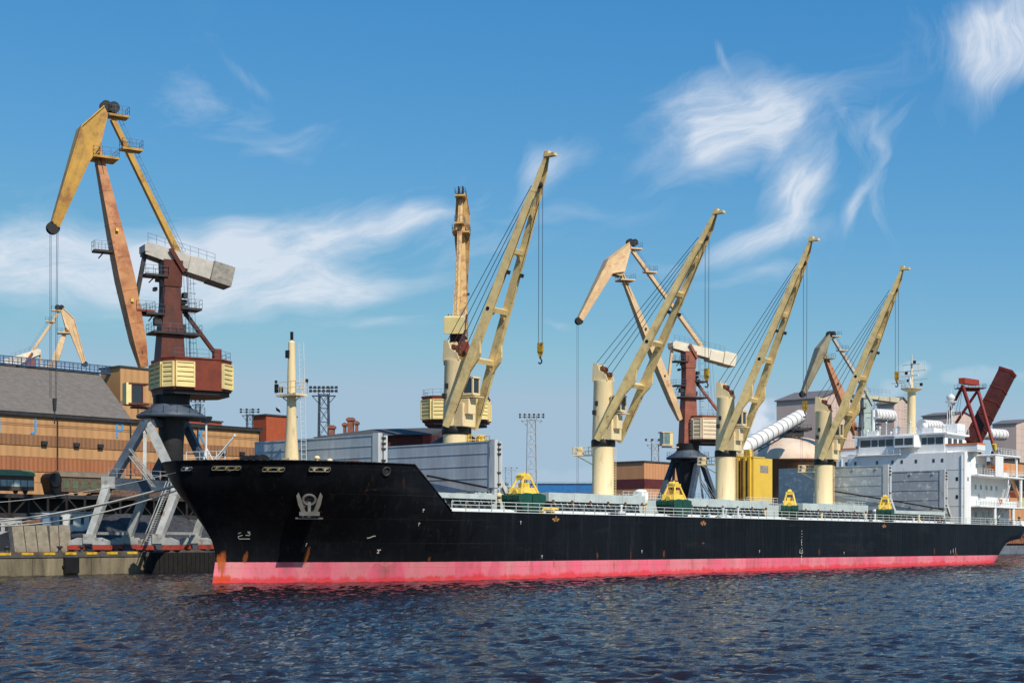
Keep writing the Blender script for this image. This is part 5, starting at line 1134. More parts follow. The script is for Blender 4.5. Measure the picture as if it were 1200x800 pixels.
# roof penthouse
def gblock(name, pl, pc, pr, yt, d, m, lab, cat, zbot=QZ, roofm=None, grp=None, lean=0.0, ybot=None):
    P_ = on(pc, yt, d); z1 = P_.z; g = Vector((P_.x, P_.y, 0)); k1 = reach(g, WW, pl) if pl is not None else 10; k2 = reach(g, UU, pr)
    if ybot is not None: zbot = on(pc, ybot, d).z
    root = thing(name, Vector((g.x, g.y, zbot)), lab, cat, grp)
    part('wall', m, root, lambda b: b.obox(g+ZZ*zbot, UU*k2, WW*k1, ZZ*(z1-zbot)))
    part('roof', roofm or M_roofd, root, lambda b: (b.obox(g+ZZ*(z1+.01)-UU*.25-WW*.25, UU*(k2+.5), WW*(k1+.5), ZZ*.3)))
    return root, g, k1, k2, z1
r, g, k1, k2, z1 = gblock('rooftop_block', 118, 141, 182, 430, 232, M_wh, 'tan rooftop house beside the end of the sloping warehouse roof', 'building')
part('lower_panel', M_whb, r, lambda b: b.obox(g-WW*.06-UU*.05+ZZ*(z1-7), UU*k2, WW*.05, ZZ*.8))
r, g, k1, k2, z1 = gblock('brick_tower', 297, 312, 347, 486.5, 236, mat('red brick', (.40,.085,.035), rough=.9, var=.12, vs=1.5, bump=.2, bs=6), 'plain red brick block behind the foremast', 'building')
r, g, k1, k2, z1 = gblock('brick_annexe', None, 205, 260, 491, 250, mat('red brick dark', (.38,.09,.045), rough=.9, var=.2), 'low red brick strip showing above the warehouse roof under the big crane', 'building')
part('lamp_cluster', M_black, r, lambda b: (b.cbox(at(244,489.5,246), Vector((1,0,0))*.6, Vector((0,.4,0)), ZZ*.25),))
# ================================================================== BLACK-ROOFED SHED
def shed():
    root = thing('long_shed', Q(0, 0, 0)+at(440,628,270)-ZZ*2, 'low black-roofed shed with dark red ribbed front, behind the grey hatch panels', 'shed')
    P0 = at(368, 512, 270); P1 = at(506, 510, 262); z0, z1 = at(500, 509, 262).z, at(500, 499.5, 270).z
    d = (P1-P0); d.z = 0; n = Vector((-d.y, d.x, 0)).normalized()
    G0 = Vector((P0.x, P0.y, 0)); G1 = Vector((P1.x, P1.y, 0))
    part('wall', ribbed('dark red ribbed sheet', (.10,.03,.025), pitch=.8, rough=.8, var=.2), root, lambda b: b.obox(G0+ZZ*QZ, d, n*20, ZZ*(z0-QZ)))
    part('roof', M_roofd, root, lambda b: (b.add([G0-n*.8+ZZ*z0, G1-n*.8+ZZ*z0, G1+n*10+ZZ*z1, G0+d*.30+n*10+ZZ*z1, G1+n*21+ZZ*z0, G0+n*21+ZZ*z0], [(0,1,2,3),(3,2,4,5),(1,4,2),(0,3,5)])))
    def rib(b):
        for i in range(44): b.obox(G0+d*(i/44)-n*.25+ZZ*(z0-5.2), d.normalized()*.22, n*.22, ZZ*3.4)
    part('rib', M_redbr, root, rib)
    part('end_post', M_redf, root, lambda b: (b.obox(G1-d.normalized()*1.6-n*.5+ZZ*QZ, d.normalized()*1.5, n*.4, ZZ*(z0-QZ)),))
    for (a_, y0, y1, w) in ((389, 502, 513, 6), (404, 499, 508, 3), (411, 493, 500, 7), (418, 497, 506, 3)):
        Pc = at(a_, y1, 275); q = part('chimney', mat('old brick', (.30,.12,.08), var=.3, vs=2, rough=.9), root, lambda b: (b.cbox(Vector((Pc.x, Pc.y, (at(0,y0,275).z+z0)/2)), Vector((w/12.6,0,0)), Vector((0,.8,0)), ZZ*((at(0,y0,275).z-z0)/2+.6)), b.cbox(Vector((Pc.x, Pc.y, at(0,y0,275).z+.2)), Vector((w/12.6+.25,0,0)), Vector((0,1.0,0)), ZZ*.22)))
shed()
# ================================================================== LIGHT MASTS
def light_mast(px, ytop, Y, w, m, lab, heads, two=False):
    B = at(px, 628, Y); B.z = QZ; zt = at(px, ytop, Y).z; root = thing('floodlight_mast', B, lab, 'light mast', 'floodlight masts over the port')
    def lat(b):
        h = zt-QZ-1.6; k = max(6, int(h/(w*1.15))); 
        wf_ = lambda t: w*(1.15-.35*t)/2
        for sx in (-1, 1):
            for sy in (-1, 1): b.beam(B+Vector((sx*wf_(0), sy*wf_(0), 0)), B+Vector((sx*wf_(1), sy*wf_(1), h)), w*.09)
        for i in range(k):
            t0_, t1_ = i/k, (i+1)/k
            for (ax_, ay, bx_, by) in ((-1,-1,1,-1),(1,-1,1,1),(1,1,-1,1),(-1,1,-1,-1)):
                p_ = B+Vector((ax_*wf_(t0_), ay*wf_(t0_), h*t0_)); q_ = B+Vector((bx_*wf_(t1_), by*wf_(t1_), h*t1_)); b.tube(p_, q_, w*.028, n=4, cap=False)
                p_ = B+Vector((bx_*wf_(t0_), by*wf_(t0_), h*t0_)); q2 = B+Vector((ax_*wf_(t1_), ay*wf_(t1_), h*t1_)); b.tube(p_, q2, w*.028, n=4, cap=False); b.tube(q2, q_, w*.03, n=4, cap=False)
    part('lattice', m, root, lat)
    W2 = w*1.05
    part('lamp_frame', m, root, lambda b: (b.beam(Vector((B.x-W2, B.y, zt-1.9)), Vector((B.x+W2, B.y, zt-1.9)), 1.0, .16), [b.beam(Vector((B.x+s*w*.4, B.y, zt-3.6)), Vector((B.x+s*W2, B.y, zt-1.9)), .14) for s in (-1, 1)], [b.tube(Vector((B.x-W2*1.15, B.y, zt-z)), Vector((B.x+W2*1.15, B.y, zt-z)), .08, n=5) for z in (.9, .2)], [b.tube(Vector((B.x+x, B.y, zt-1.9)), Vector((B.x+x, B.y, zt)), .08, n=5) for x in (-w*.5, 0, w*.5)]))
    for i in range(heads):
        for z in ((.9, .15) if two else (.5,)):
            x = -W2*1.1+2.2*W2*i/(heads-1); c_ = Vector((B.x+x, B.y-.4, zt-z)); part('floodlight', M_dark if m is not M_rail else M_concg, root, lambda b: b.box8([c_+Vector(v) for v in ((-.3,-.35,-.35),(.3,-.35,-.35),(.22,.3,-.1),(-.22,.3,-.1),(-.3,-.35,.15),(.3,-.35,.15),(.22,.3,.3),(-.22,.3,.3))]))
light_mast(379.5, 453, 300, 2.3, mat('dark blue lattice', (.06,.08,.11), var=.2), 'dark lattice floodlight mast with two lamp rows, right of the foremast', 7, True)
light_mast(623, 485, 430, 3.0, mat('pale lattice', (.42,.44,.46), var=.1), 'tall pale lattice floodlight mast right of the first deck crane', 6, True)
light_mast(596, 547, 900, 4.5, mat('pale lattice far', (.36,.40,.44), var=.1), 'tiny distant floodlight mast between the first deck crane and the tall pale mast', 4)
light_mast(293, 479, 420, 2.2, M_navy, 'small distant floodlight mast just left of the red brick block', 4, True)
light_mast(768, 513, 420, 2.4, mat('pale lattice mid', (.45,.47,.48), var=.1), 'pale lattice floodlight mast left of the red crane tower cab', 4)
light_mast(232, 468, 520, 2.0, M_navy, 'faint floodlight mast glimpsed under the big crane machinery house', 4)
# ================================================================== BUILDINGS IN THE MIDDLE AND RIGHT
P_ = at(624, 568, 620); zt = at(0, 566.5, 620).z
r = thing('blue_shed', Vector((at(660,600,620).x, 620, QZ)), 'long low bright blue shed on the horizon between the first two deck cranes', 'shed')
part('wall', mat('bright blue sheet', (.02,.16,.42), var=.15), r, lambda b: b.box((at(622,0,620).x,620,QZ+2),(at(712,0,620).x,650,zt)))
part('lower_wall', mat('brown wall', (.16,.09,.07), var=.2), r, lambda b: b.box((at(636,0,615).x,612,QZ),(at(705,0,615).x,619,at(0,577,615).z)))
part('roof', mat('pale blue roof', (.30,.40,.50), var=.1), r, lambda b: b.box((at(621,0,620).x,619.5,zt+.01),(at(713,0,620).x,651,zt+.7)))
M_or = ribbed('orange tan sheet', (.62,.30,.14), pitch=1.2, rough=.75, var=.12, vs=.2, streak=True)
r, g, k1, k2, z1 = gblock('tan_hall', 717, 755, 800, 541, 200, M_or, 'tan hall with a dark red band, right of the second deck crane', 'building')
part('wall_band', mat('maroon band', (.13,.03,.03), var=.2), r, lambda b: (b.obox(g-WW*.07-UU*.07+ZZ*(z1-6.1), UU*(k2), WW*.06, ZZ*2.2), b.obox(g-WW*.07-UU*.07+ZZ*(z1-6.1), UU*.06, WW*k1, ZZ*2.2)))
# yellow tower
P_ = on(883, 536, 163); g = Vector((P_.x, P_.y, 0)); z1 = P_.z; k1 = reach(g, WW, 861); k2 = reach(g, UU, 905)
r = thing('yellow_hopper_house', g+ZZ*QZ, 'bright yellow tall hopper house with pipes on its side, right of the third deck crane', 'hopper')
M_hy = mat('hopper yellow', (.82,.53,.07), var=.06, rust=.06, rs=.8)
part('wall', M_hy, r, lambda b: b.obox(g+ZZ*QZ, UU*k2, WW*k1, ZZ*(z1-QZ)))
part('roof_frame', M_yel, r, lambda b: (b.obox(g+ZZ*(z1+.01)-UU*.1-WW*.1, UU*(k2*.6), WW*(k1+.2), ZZ*.25), b.rail([g+ZZ*(z1+.3), g+WW*k1+ZZ*(z1+.3)], 1.1, .9, .05, 2), b.obox(g+WW*1.0+ZZ*(z1+.26), UU*1.2, WW*1.4, ZZ*1.5)))
part('side_pipe', mat('brown pipe', (.28,.13,.03), var=.3), r, lambda b: [b.tube(g-UU*.35+WW*(k1*t)+ZZ*QZ, g-UU*.35+WW*(k1*t)+ZZ*(z1-.3), .28, n=8) for t in (.25, .5, .62, .85)])
part('side_column', M_hy, r, lambda b: [b.obox(g-UU*.5+WW*(k1*t)+ZZ*QZ, UU*.48, WW*.5, ZZ*(z1-QZ)) for t in (.12, .36, .72, .95)])
part('sign_plate', M_concg, r, lambda b: b.obox(g+UU*(k2*.35)-WW*.06+ZZ*(z1-3.0), UU*(k2*.42), WW*.05, ZZ*1.5))
# dome store
Pd = on(928, 545, 196); gd = Vector((Pd.x, Pd.y, 0))
r = thing('domed_store', gd+ZZ*QZ, 'rust-streaked white domed store with brown lower wall, beneath the slanting white conveyor', 'dome')
def zA(y): return on(928, y, 196).z
Rd = 52*Pd.y/F
part('dome_roof', mat('rust streaked white dome', (.80,.62,.46), var=.2, vs=.15, rust=.35, rs=.16, rustcol=(.50,.22,.09), streak=True), r, lambda b: b.lathe(gd, [(Rd*math.cos(t)**.9, zA(540)+(zA(512)-zA(540))*math.sin(t)) for t in np.linspace(0, 1.3, 9)], 40))
part('drum_wall', mat('brown store wall', (.24,.12,.07), var=.25, vs=.4, streak=True), r, lambda b: b.lathe(gd, [(Rd*.98, QZ), (Rd*.98, zA(542)), (Rd*1.03, zA(541)), (Rd*1.03, zA(539.5))], 40))
part('top_gallery', M_dark, r, lambda b: (b.cbox(gd+ZZ*(zA(508)), Vector((2.6,0,0)), Vector((0,2.6,0)), ZZ*.9), b.cbox(gd+ZZ*(zA(503.5)), Vector((4.6,0,0)), Vector((0,3.2,0)), ZZ*.3), b.rail([gd+Vector((-4.4,-3,zA(503))), gd+Vector((4.4,-3,zA(503)))], 1, 1, .05, 2)))
part('dome_vent', M_orange, r, lambda b: [b.tube(gd+Vector((x,-5.5,zA(516))), gd+Vector((x,-5.5,zA(511))), .35, n=8) for x in (-.6, .8)])
# white ribbed conveyor tube
T0_, T1_ = on(864, 529, 168), on(938, 487, 186)
r = thing('conveyor_tube', Vector((T0_.x, T0_.y, T0_.z)), 'thick white ribbed conveyor tube slanting up right, above the yellow hopper house', 'conveyor')
ln = (T1_-T0_)
part('tube_shell', mat('white conveyor skin', (.82,.80,.78), var=.06, rust=.1, rs=.5, rustcol=(.5,.42,.35)), r, lambda b: (b.tube(T0_, T1_, 1.55, 1.65, 22),))
for t in np.linspace(.1, .98, 12): part('tube_hoop', M_concg, r, lambda b: b.tube(T0_+ln*t, T0_+ln*(t+.008), 1.64+.1*t, n=22))
part('tube_end', M_white, r, lambda b: b.lathe(T0_-ln.normalized()*.2-ZZ*.2, [(.8,-.8),(1.3,-.3),(1.3,.3),(.6,1.0)], 14))
part('tube_truss', M_dark, r, lambda b: (b.beam(T0_-ZZ*1.7, T1_-ZZ*1.8, .5, .35), [b.beam(T0_+ln*t-ZZ*1.6, T0_+ln*(t+.06)-ZZ*2.6, .15) for t in np.arange(.3, .95, .1)], b.beam(T0_+ln*.3-ZZ*2.6, T1_-ZZ*2.7, .3, .2)))
# pink storage houses with gabled ends, a row receding along the quay
M_pk = ribbed('pale pink sheet', (.62,.47,.40), pitch=1.6, rough=.75, var=.08, vs=.2, streak=True)
M_pkr = mat('grey brown roof', (.16,.15,.15), rough=.9, var=.15)
def store(pl, pc, pr, ye, yr, d, lab, tube=None):
    P_ = on(pc, ye, d); g = Vector((P_.x, P_.y, 0)); z1 = P_.z; k1 = reach(g, WW, pl); k2 = reach(g, UU, pr); zr2 = on((pc+pr)/2, yr, d).z
    root = thing('storage_house', g+ZZ*QZ, lab, 'storage house', 'pale pink storage houses along the quay')
    part('wall', M_pk, root, lambda b: (b.prism([g+ZZ*QZ, g+UU*k2+ZZ*QZ, g+UU*k2+ZZ*z1, g+UU*(k2*.5)+ZZ*zr2, g+ZZ*z1], WW*k1)))
    def rf_(b):
        for (s0, s1, h0, h1) in ((-.4, k2*.5, z1-.2, zr2), (k2+.4, k2*.5, z1-.2, zr2)):
            b.add([g+UU*s0-WW*.5+ZZ*(h0+.1), g+UU*s1-WW*.5+ZZ*(h1+.1), g+UU*s1+WW*(k1+.5)+ZZ*(h1+.1), g+UU*s0+WW*(k1+.5)+ZZ*(h0+.1),
                   g+UU*s0-WW*.5+ZZ*(h0+.45), g+UU*s1-WW*.5+ZZ*(h1+.45), g+UU*s1+WW*(k1+.5)+ZZ*(h1+.45), g+UU*s0+WW*(k1+.5)+ZZ*(h0+.45)], [(3,2,1,0),(4,5,6,7),(0,1,5,4),(1,2,6,5),(2,3,7,6),(3,0,4,7)])
    part('roof', M_pkr, root, rf_)
    def gird(b):
        zz = z1-2
        while zz > QZ+4: b.obox(g-WW*.05+ZZ*zz, UU*k2, WW*.04, ZZ*.08); zz -= 3
        for i in range(1, 4): b.obox(g+UU*(k2*i/4)-WW*.06+ZZ*QZ, UU*.12, WW*.05, ZZ*(z1-QZ))
    part('wall_girt', mat('pink girt', (.55,.42,.36), var=.1), root, gird)
    if tube:
        a_, c_, y_, d_, rr = tube; A_ = on(a_, y_, d_); B_ = on(c_, y_+1.5, d_)
        tu = part('drum_conveyor', mat('white conveyor skin', (.8,.8,.8)), root, lambda b: b.tube(A_, B_, rr, n=20))
        for t in np.linspace(.08, .9, 6): part('drum_hoop', M_concg, tu, lambda b: b.tube(A_+(B_-A_)*t, A_+(B_-A_)*(t+.02), rr+.07, n=20))
store(910, 958, 1002, 467, 458, 210, 'pale pink storage house with dark roof behind the dome, largest of its row')
store(1028, 1048, 1066, 473, 466, 236, 'narrow pale pink storage house between the green crane and the radar mast', (1022, 1044, 486, 218, 2.1))
store(1081, 1115, 1142, 486, 483, 240, 'pale pink storage house with a rounded roof behind the bridge roof antennas', (1080, 1100, 498, 226, 2.0))
store(1163, 1191, 1215, 496, 492, 246, 'pale pink storage house at the right edge of the picture', (1150, 1176, 508, 232, 2.2))
# red ship loader: A frame and raised box boom
def loader():
    base = on(1135, 600, 176); base.z = 0
    root = thing('ship_loader', base+ZZ*QZ, 'dark red ship loader with raised box boom and tubular A-frame, behind the deckhouse', 'ship loader')
    b0, b1 = on(1138, 520, 178), on(1181, 435, 170); d = (b1-b0).normalized(); sv = Vector((UU.x, UU.y, 0)); sv = (sv-d*sv.dot(d)).normalized(); nv = d.cross(sv)
    def bx(m): m.beam(b0, b1, 4.1, 3.9, sv)
    part('box_boom', M_redd, root, bx)
    part('boom_end_collar', M_redf, root, lambda m: (m.beam(b1-d*.3, b1+d*.2, 4.4, 4.2, sv),))
    part('boom_rib', M_redbr, root, lambda m: [m.beam(b0+(b1-b0)*t, b0+(b1-b0)*t+d*.25, 4.35, 4.15, sv) for t in (.02, .2, .38, .56, .74, .97)])
    hz = part('hazard_plate', mat('hazard orange', (.65,.25,.05), var=.2), root, lambda m: [m.beam(b1-d*(.8+.55*i)-sv*1.3-nv*1.76, b1-d*(1.6+.5*i)+sv*1.1-nv*1.76, .04, .22, nv) for i in range(4)])
    hz2 = part('hazard_plate', mat('hazard orange', (.65,.25,.05)), root, lambda m: [m.beam(b1-d*(.8+.55*i)-sv*1.3+nv*1.76, b1-d*(1.6+.5*i)+sv*1.1+nv*1.76, .04, .22, nv) for i in range(4)])
    part('boom_grating', M_dark, root, lambda m: (m.beam(b0+(b1-b0)*.5+sv*2.4, b0+(b1-b0)*.62+sv*2.4, 1.2, .3, sv), m.beam(b0+(b1-b0)*.35+sv*2.3, b0+(b1-b0)*.4+sv*2.3, 1.0, .3, sv)))
    A0 = on(1128, 452, 172); A1 = on(1146, 457, 176)
    part('a_frame_leg', M_redf, root, lambda m: m.tube(A0, on(1150, 520, 168), .55, .55, 10)); part('a_frame_leg', M_redf, root, lambda m: m.tube(A1, on(1166, 528, 170), .5, .5, 10))
    part('a_frame_leg', M_redf, root, lambda m: m.tube(A0, on(1109, 489, 180), .45, .4, 10)); part('a_frame_leg', M_redf, root, lambda m: m.tube(A1, on(1116, 502, 184), .4, .4, 10))
    part('head_box', M_orgp if False else mat('bright red head', (.42,.05,.02), var=.2), root, lambda m: (m.beam(on(1127,446,172), on(1144,448.5,176), 1.7, 1.6), m.cbox(on(1136,456,174), Vector((2.6,0,0)), Vector((0,1.2,0)), ZZ*.5)))
    c_ = on(1137, 455, 173); part('head_walkway', M_dark, root, lambda m: (m.cbox(c_, Vector((4.0,0,0)), Vector((0,1.6,0)), ZZ*.08), m.rail([c_+Vector((-4,-1.6,.1)), c_+Vector((4,-1.6,.1)), c_+Vector((4,1.6,.1)), c_+Vector((-4,1.6,.1))], 1.1, 1, .04, 2)))
    part('stay_rope', M_rope, root, lambda m: [m.tube(A0, on(px, py, 182), .05, n=5) for px, py in ((1118,490),(1122,500))])
    part('pivot_tower', M_redd, root, lambda m: (m.beam(Vector((b0.x, b0.y, QZ)), b0, 4.5, 4.5), m.beam(on(1166,528,170)-ZZ*0, Vector((on(1166,528,170).x, on(1166,528,170).y, QZ)), .9)))
    part('hinge_collar', mat('collar yellow', (.75,.5,.05), var=.1), root, lambda m: m.tube(on(1165,520,169.9), on(1166,527,169.9), .62, n=10))
loader()
# black hopper mouth and orange hall at the right edge
P_ = on(1168, 535, 176)
solo('round_fender_bundle', M_black, lambda b: (b.lathe(Vector((P_.x, P_.y, 0)), [(.6,P_.z-2.3),(1.7,P_.z-1.6),(2.0,P_.z),(1.6,P_.z+1.5),(.5,P_.z+2.1)], 14), b.tube(Vector((P_.x, P_.y, QZ)), P_-ZZ*2, .4, n=8)), 'round black rubber loading spout on a post behind the stern decks', 'loading spout')
r, g, k1, k2, z1 = gblock('rusty_hall', None, 1176, 1240, 541, 178, mat('orange rusty wall', (.62,.30,.14), rough=.85, var=.2, vs=.3, rust=.35, rs=.3, rustcol=(.30,.09,.03), streak=True), 'rust-orange hall with dark openings behind the stern', 'building')
part('roof_clutter', M_dark, r, lambda b: [b.obox(g+UU*(i*1.6)+ZZ*(z1+.32), UU*1.0, WW*2, ZZ*(.8+.5*(i % 3))) for i in range(8)])
part('canopy', M_white, r, lambda b: b.obox(g-WW*1.4-UU*.4+ZZ*(z1-4.0), UU*(k2+1), WW*1.39, ZZ*.3))
part('dark_opening', M_black, r, lambda b: (b.obox(g+UU*.8-WW*.08+ZZ*(z1-8.6), UU*(k2-1), WW*.07, ZZ*3.2), b.obox(g+UU*.8-WW*.08+ZZ*(QZ+.1), UU*(k2-1), WW*.07, ZZ*3.2)))
part('wall_band', M_redbr, r, lambda b: b.obox(g-WW*.05+ZZ*(z1-10.6), UU*k2, WW*.04, ZZ*1.8))
# scrap pile on the quay at the right edge
def heap(name, c, rx, ry, h, m, lab, cat, nz=.35, n=34, sc=.35, kind=None):
    def f(b):
        P_ = []; 
        for i in range(n+1):
            for j in range(n+1):
                x, y = -1+2*i/n, -1+2*j/n; r_ = math.hypot(x, y); z = max(0, 1-r_**1.25)*h
                z *= 1+nz*mnoise.noise(Vector((x*rx*sc, y*ry*sc, c.x))) ; z += (z > .05)*nz*.8*abs(mnoise.noise(Vector((x*rx*1.7, y*ry*1.7, 3.0))))
                P_.append(c+UU*(x*rx)+WW*(y*ry)+ZZ*z)
        b.add(P_, [(i*(n+1)+j, (i+1)*(n+1)+j, (i+1)*(n+1)+j+1, i*(n+1)+j+1) for i in range(n) for j in range(n)])
    return solo(name, m, f, lab, cat, base=c, kind=kind)
P_ = on(1196, 643, 158); 
heap('scrap_pile', Vector((P_.x, P_.y, QZ))+WW*6+UU*6, 15, 7, 4.2, mat('scrap metal', (.26,.10,.045), rough=.9, var=.6, vs=2.5, rust=.4, rs=2, rustcol=(.03,.02,.02), bump=1, bs=5), 'heap of rusty brown scrap metal on the quay behind the stern', 'scrap heap', nz=1.2, sc=.9, n=60)
b = MB(); b.obox(Q(P_.dot(UU)-30, DQ-.1, -2), UU*120, WW*.65, ZZ*(QZ+1.5)); tag(b.build('quay_wall', mat('blue grey sheet piling', (.16,.18,.22), rough=.8, var=.3)), kind='structure')
# ================================================================== LEFT YARD
M_coal = mat('coal', (.018,.018,.02), rough=.95, var=.5, vs=2, bump=1, bs=3)
def qd(px, d): 
    P_ = on(px, 628, d); P_.z = QZ; return P_
heap('coal_pile', qd(165, 196), 26, 12, 5.6, mat('dark grey coal', (.055,.055,.06), rough=.95, var=.4, vs=1.5, bump=1, bs=3), 'broad dark grey coal heap behind the big crane legs', 'coal heap')
heap('coal_pile', qd(20, 187), 13, 6, 2.5, M_coal, 'low black coal heap at the left edge in front of the sheds', 'coal heap')
# concrete blocks
xs_ = [17, 31, 45, 59, 70, 84]
for i in range(5):
    pa, pb_ = xs_[i]+.6, xs_[i+1]-.4; d = 163+(.6 if i > 2 else 0)
    A_, B_ = on(pa, 645, d), on(pb_, 645, d); A_.z = B_.z = QZ; zt = on(pa, (615, 615.5, 615, 615.5, 615)[i], d).z; dv = B_-A_; sh = UU*(-.45 if i < 3 else -.2)
    labs = ['leftmost upright concrete slab on the quay edge', 'second upright concrete slab from the left, on the quay', 'middle upright concrete slab of the row on the quay', 'fourth upright concrete slab from the left, with a dark gap on its right', 'concrete slab nearest the crane foot, last of the row']
    solo('concrete_block', M_conc, lambda b: b.box8([A_, B_, B_+WW*1.0, A_+WW*1.0, A_+sh+ZZ*(zt-QZ), B_+sh+ZZ*(zt-QZ), B_+sh+WW*.9+ZZ*(zt-QZ), A_+sh+WW*.9+ZZ*(zt-QZ)]), labs[i], 'concrete block', 'concrete slabs on the quay')
for i, px in enumerate((8, 70, 96)):
    Pq = on(px, 645, DQ+1.0); Pq.z = QZ+.03
    solo('quay_bollard', M_dark, lambda b: b.lathe(Pq, [(.34,0),(.28,.1),(.2,.25),(.2,.5),(.38,.6),(.38,.75),(.1,.82)], 14), ('iron bollard at the far left of the quay edge', 'iron bollard before the fourth and fifth concrete slabs', 'iron bollard just left of the big crane near foot')[i], 'bollard', 'bollards on the quay edge')
# conveyor trestle with cabins on top
dT = 200.0; z0, z1 = on(60, 606, dT).z, on(60, 580, dT).z
t0q, t1q = on(-60, 600, dT).dot(UU), on(300, 600, dT).dot(UU)
r = thing('conveyor_trestle', Q((t0q+t1q)/2, dT, QZ), 'dark steel trestle gallery running along the front of the warehouse', 'trestle')
part('deck', M_dark, r, lambda b: (b.obox(Q(t0q, dT, z1-.5), UU*(t1q-t0q), WW*5, ZZ*.6), b.obox(Q(t0q, dT, z0), UU*(t1q-t0q), WW*5, ZZ*.6)))
def trs(b):
    t = t0q; i = 0
    while t < t1q:
        b.beam(Q(t, dT+.1, z0), Q(t, dT+.1, z1), .3); b.beam(Q(t, dT+.1, z0 if i % 2 else z1-.3), Q(t+3.2, dT+.1, z1-.3 if i % 2 else z0), .22); t += 3.2; i += 1
part('truss', mat('rusty truss', (.03,.022,.018), var=.4), r, trs)
part('trestle_post', M_dark, r, lambda b: [b.beam(Q(t, dT+y, QZ), Q(t, dT+y, z0), .45) for t in np.arange(t0q+3, t1q, 13) for y in (.4, 4.6)])
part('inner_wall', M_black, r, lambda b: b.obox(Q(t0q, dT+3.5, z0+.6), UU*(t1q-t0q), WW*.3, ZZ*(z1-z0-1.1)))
def car(px0, px1, yt, yb, m, mroof, lab, nwin, wins):
    a_, c_ = on(px0, yb, dT+.8).dot(UU), on(px1, yb, dT+.8).dot(UU); zb_ = z1+.12; zt_ = on((px0+px1)/2, yt, dT+.8).z
    rr = thing('rail_wagon', Q((a_+c_)/2, dT+2.2, zb_), lab, 'rail wagon', 'rail wagons on the trestle')
    part('body', m, rr, lambda b: b.obox(Q(a_, dT+.8, zb_+.5), UU*(c_-a_), WW*2.8, ZZ*(zt_-zb_-1.3)))
    part('roof', mroof, rr, lambda b: b.prism([Q(a_-.2, dT+.6, zt_-.85), Q(a_-.2, dT+3.8, zt_-.85), Q(a_-.2, dT+3.2, zt_-.1), Q(a_-.2, dT+2.2, zt_+.1), Q(a_-.2, dT+1.2, zt_-.1)], UU*(c_-a_+.4)))
    for t in (a_+1.2, a_+2.8, c_-2.8, c_-1.2): part('wheel', M_black, rr, lambda b: b.tube(Q(t, dT+1.2, zb_+.38), Q(t, dT+1.4, zb_+.38), .38, n=10))
    for i in range(nwin):
        t = a_+(c_-a_)*(i+.5)/nwin; part('window', wins, rr, lambda b: b.obox(Q(t-.5, dT+.76, zb_+1.1), UU*1.0, WW*.05, ZZ*(zt_-zb_-2.6)))
car(-25, 40, 550, 578, mat('brown wagon', (.09,.055,.045), var=.3), mat('green wagon roof', (.16,.24,.10), var=.2), 'brown rail wagon with a green roof and pale windows at the left edge', 8, mat('milky glass', (.40,.50,.48), rough=.3, var=.4))
car(72, 146, 553, 578, mat('mesh wagon', (.16,.11,.075), var=.4, vs=3), mat('brown wagon roof', (.20,.15,.10), var=.2), 'brown mesh-sided rail wagon with a rounded roof, left of the big crane legs', 7, mat('greenish glass', (.12,.16,.09), rough=.3, var=.3, vs=.5))
hp0 = Q(on(64, 560, dT+1).dot(UU), dT+2, z1+.1)
solo('tank_hopper', M_black, lambda b: (b.tube(hp0+ZZ*2.3-WW*1.3, hp0+ZZ*2.3+WW*1.3, 1.1, n=12), b.box8([hp0+UU*x+WW*y+ZZ*z for x, y, z in ((-.6,-1,0),(1.7,-1,0),(1.7,1,0),(-.6,1,0),(-1.0,-1.2,2.0),(1.2,-1.2,2.4),(1.2,1.2,2.4),(-1.0,1.2,2.0))])), 'round-topped black hopper between the two rail wagons', 'hopper')
# small sheds below the trestle
def hut(pl, pr, yt, yb, d, m, lab, stripes=None):
    a_, c_ = on(pl, yb, d), on(pr, yb, d); ta_, tc_ = a_.dot(UU), c_.dot(UU); zt_ = on((pl+pr)/2, yt, d).z
    rr = thing('site_hut', Q((ta_+tc_)/2, d, QZ), lab, 'hut', 'site huts under the trestle')
    part('wall', m, rr, lambda b: b.obox(Q(ta_, d, QZ), UU*(tc_-ta_), WW*3, ZZ*(zt_-QZ)))
    part('roof', mat('hut roof', (.45,.40,.38), var=.2), rr, lambda b: b.obox(Q(ta_-.2, d-.2, zt_+.01), UU*(tc_-ta_+.4), WW*3.4, ZZ*.18))
    if stripes: part('window', stripes, rr, lambda b: [b.obox(Q(ta_+(tc_-ta_)*x, d-.05, zt_-1.7), UU*.5, WW*.06, ZZ*1.1) for x in (.15, .4, .65, .85)])
hut(-8, 26, 608, 624, 191, mat('grey striped hut', (.45,.46,.46), var=.2, streak=True), 'pale grey hut at the left edge behind the concrete slabs', M_dark)
hut(50, 62, 602, 616, 192, mat('slate blue hut', (.16,.24,.34), var=.2), 'slate blue hut behind the concrete slabs', None)
hut(62, 112, 600.5, 616, 193, mat('white hut', (.62,.62,.60), var=.15), 'white hut with dark green windows behind the concrete slabs', mat('green window', (.03,.10,.07)))
hut(32, 47, 607, 616, 190, mat('orange brown cabin', (.30,.12,.05), var=.4, vs=3), 'rusty brown cabin among the huts', M_black)
# yard rubbish under the trestle: timber and scrap
for i, (px, py, d) in enumerate(((110,598,198),(170,583,199),(200,588,199),(155,560,201),(145,566,201))):
    pass
heap('scrap_pile', Q(on(165, 590, dT).dot(UU), dT+1.8, z1+.1), 9, 1.6, 2.0, mat('mixed scrap', (.16,.09,.06), rough=.9, var=.6, vs=4), 'dark scrap heap lying on the trestle behind the big crane legs', 'scrap heap', nz=1.2, sc=1.2)
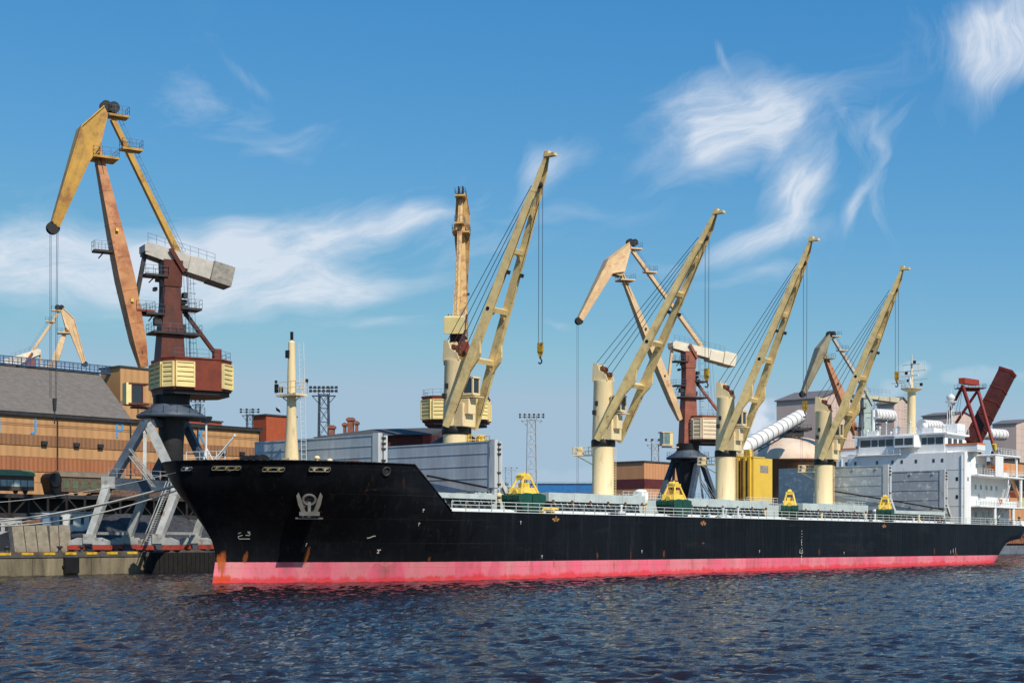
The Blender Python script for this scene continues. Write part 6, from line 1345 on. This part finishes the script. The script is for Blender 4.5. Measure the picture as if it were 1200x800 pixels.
# trees at the foot of the far masts
def tree(px, yt, Y, w, lab, nm='broadleaf_tree'):
    B = at(px, 628, Y); B.z = QZ; zt = at(px, yt, Y).z; h = zt-QZ; root = thing(nm, B, lab, 'tree', 'trees on the horizon')
    part('trunk', mat('bark', (.08,.06,.045), var=.3), root, lambda b: [b.tube(B, B+ZZ*h*.55, w*.05, w*.03, 7)]+[b.tube(B+ZZ*h*.4, B+Vector((w*.4*math.cos(a), w*.4*math.sin(a), h*.75)), w*.025, w*.008, 5) for a in (0, 1.3, 2.5, 3.9, 5.1)])
    def crown(b):
        R = random.Random(int(px))
        cl = [(B+Vector((R.uniform(-.42,.42)*w, R.uniform(-.42,.42)*w, h*R.uniform(.32,.92))), w*R.uniform(.12,.24)) for _ in range(26)]
        for c_, r_ in cl:
            for _ in range(60):
                v = Vector((R.gauss(0,1), R.gauss(0,1), R.gauss(0,1))).normalized()*r_*R.uniform(.6, 1.05); p_ = c_+v; s_ = w*.035
                a_ = Vector((R.gauss(0,1), R.gauss(0,1), R.gauss(0,1))).normalized()*s_; e_ = a_.cross(Vector((R.gauss(0,1), R.gauss(0,1), R.gauss(0,1)))).normalized()*s_
                b.add([p_-a_, p_+e_, p_+a_, p_-e_], [(0,1,2,3)])
    part('crown', mat('foliage', (.055,.10,.03), rough=.8, var=.5, vs=.6), root, crown)
tree(590, 557, 520, 10, 'green leafy tree in the gap right of the grey hatch panel')
tree(600, 569, 560, 10, 'low bushy green tree beside the first yellow grab')
tree(632, 572, 540, 8, 'dark green bush at the foot of the tall pale mast')
tree(645, 573, 580, 10, 'dark green bush in front of the blue shed')
# ================================================================== MOORING ROPES AND LONG LINES
def rope(px0, py0, Pend, sag, lab, r_=.055):
    A_ = hull_pt(px0, py0); A_ = shipw(A_.x, A_.y-.1, A_.z); B_ = Pend
    def f(b):
        n = 26; pts = []
        for i in range(n+1):
            t = i/n; p_ = A_.lerp(B_, t); p_.z -= sag*4*t*(1-t); pts.append(p_)
        b.path(pts, r_, 6)
    solo('mooring_rope', M_mrope, f, lab, 'rope', 'mooring ropes from the bow', base=B_.copy())
rope(266, 549, on(-30, 613, 159), .9, 'upper pale mooring rope running from the middle bow fairlead to the left', .10)
rope(268, 550, on(-30, 616, 159), 1.6, 'middle pale mooring rope just under the upper one', .08)
rope(270, 551, on(-30, 621, 159), .5, 'lower pale mooring rope ending lowest at the left edge', .08)
rope(219, 550, on(-30, 590, 158.5), .6, 'thin mooring rope from the foremost fairlead, highest at the left edge', .04)
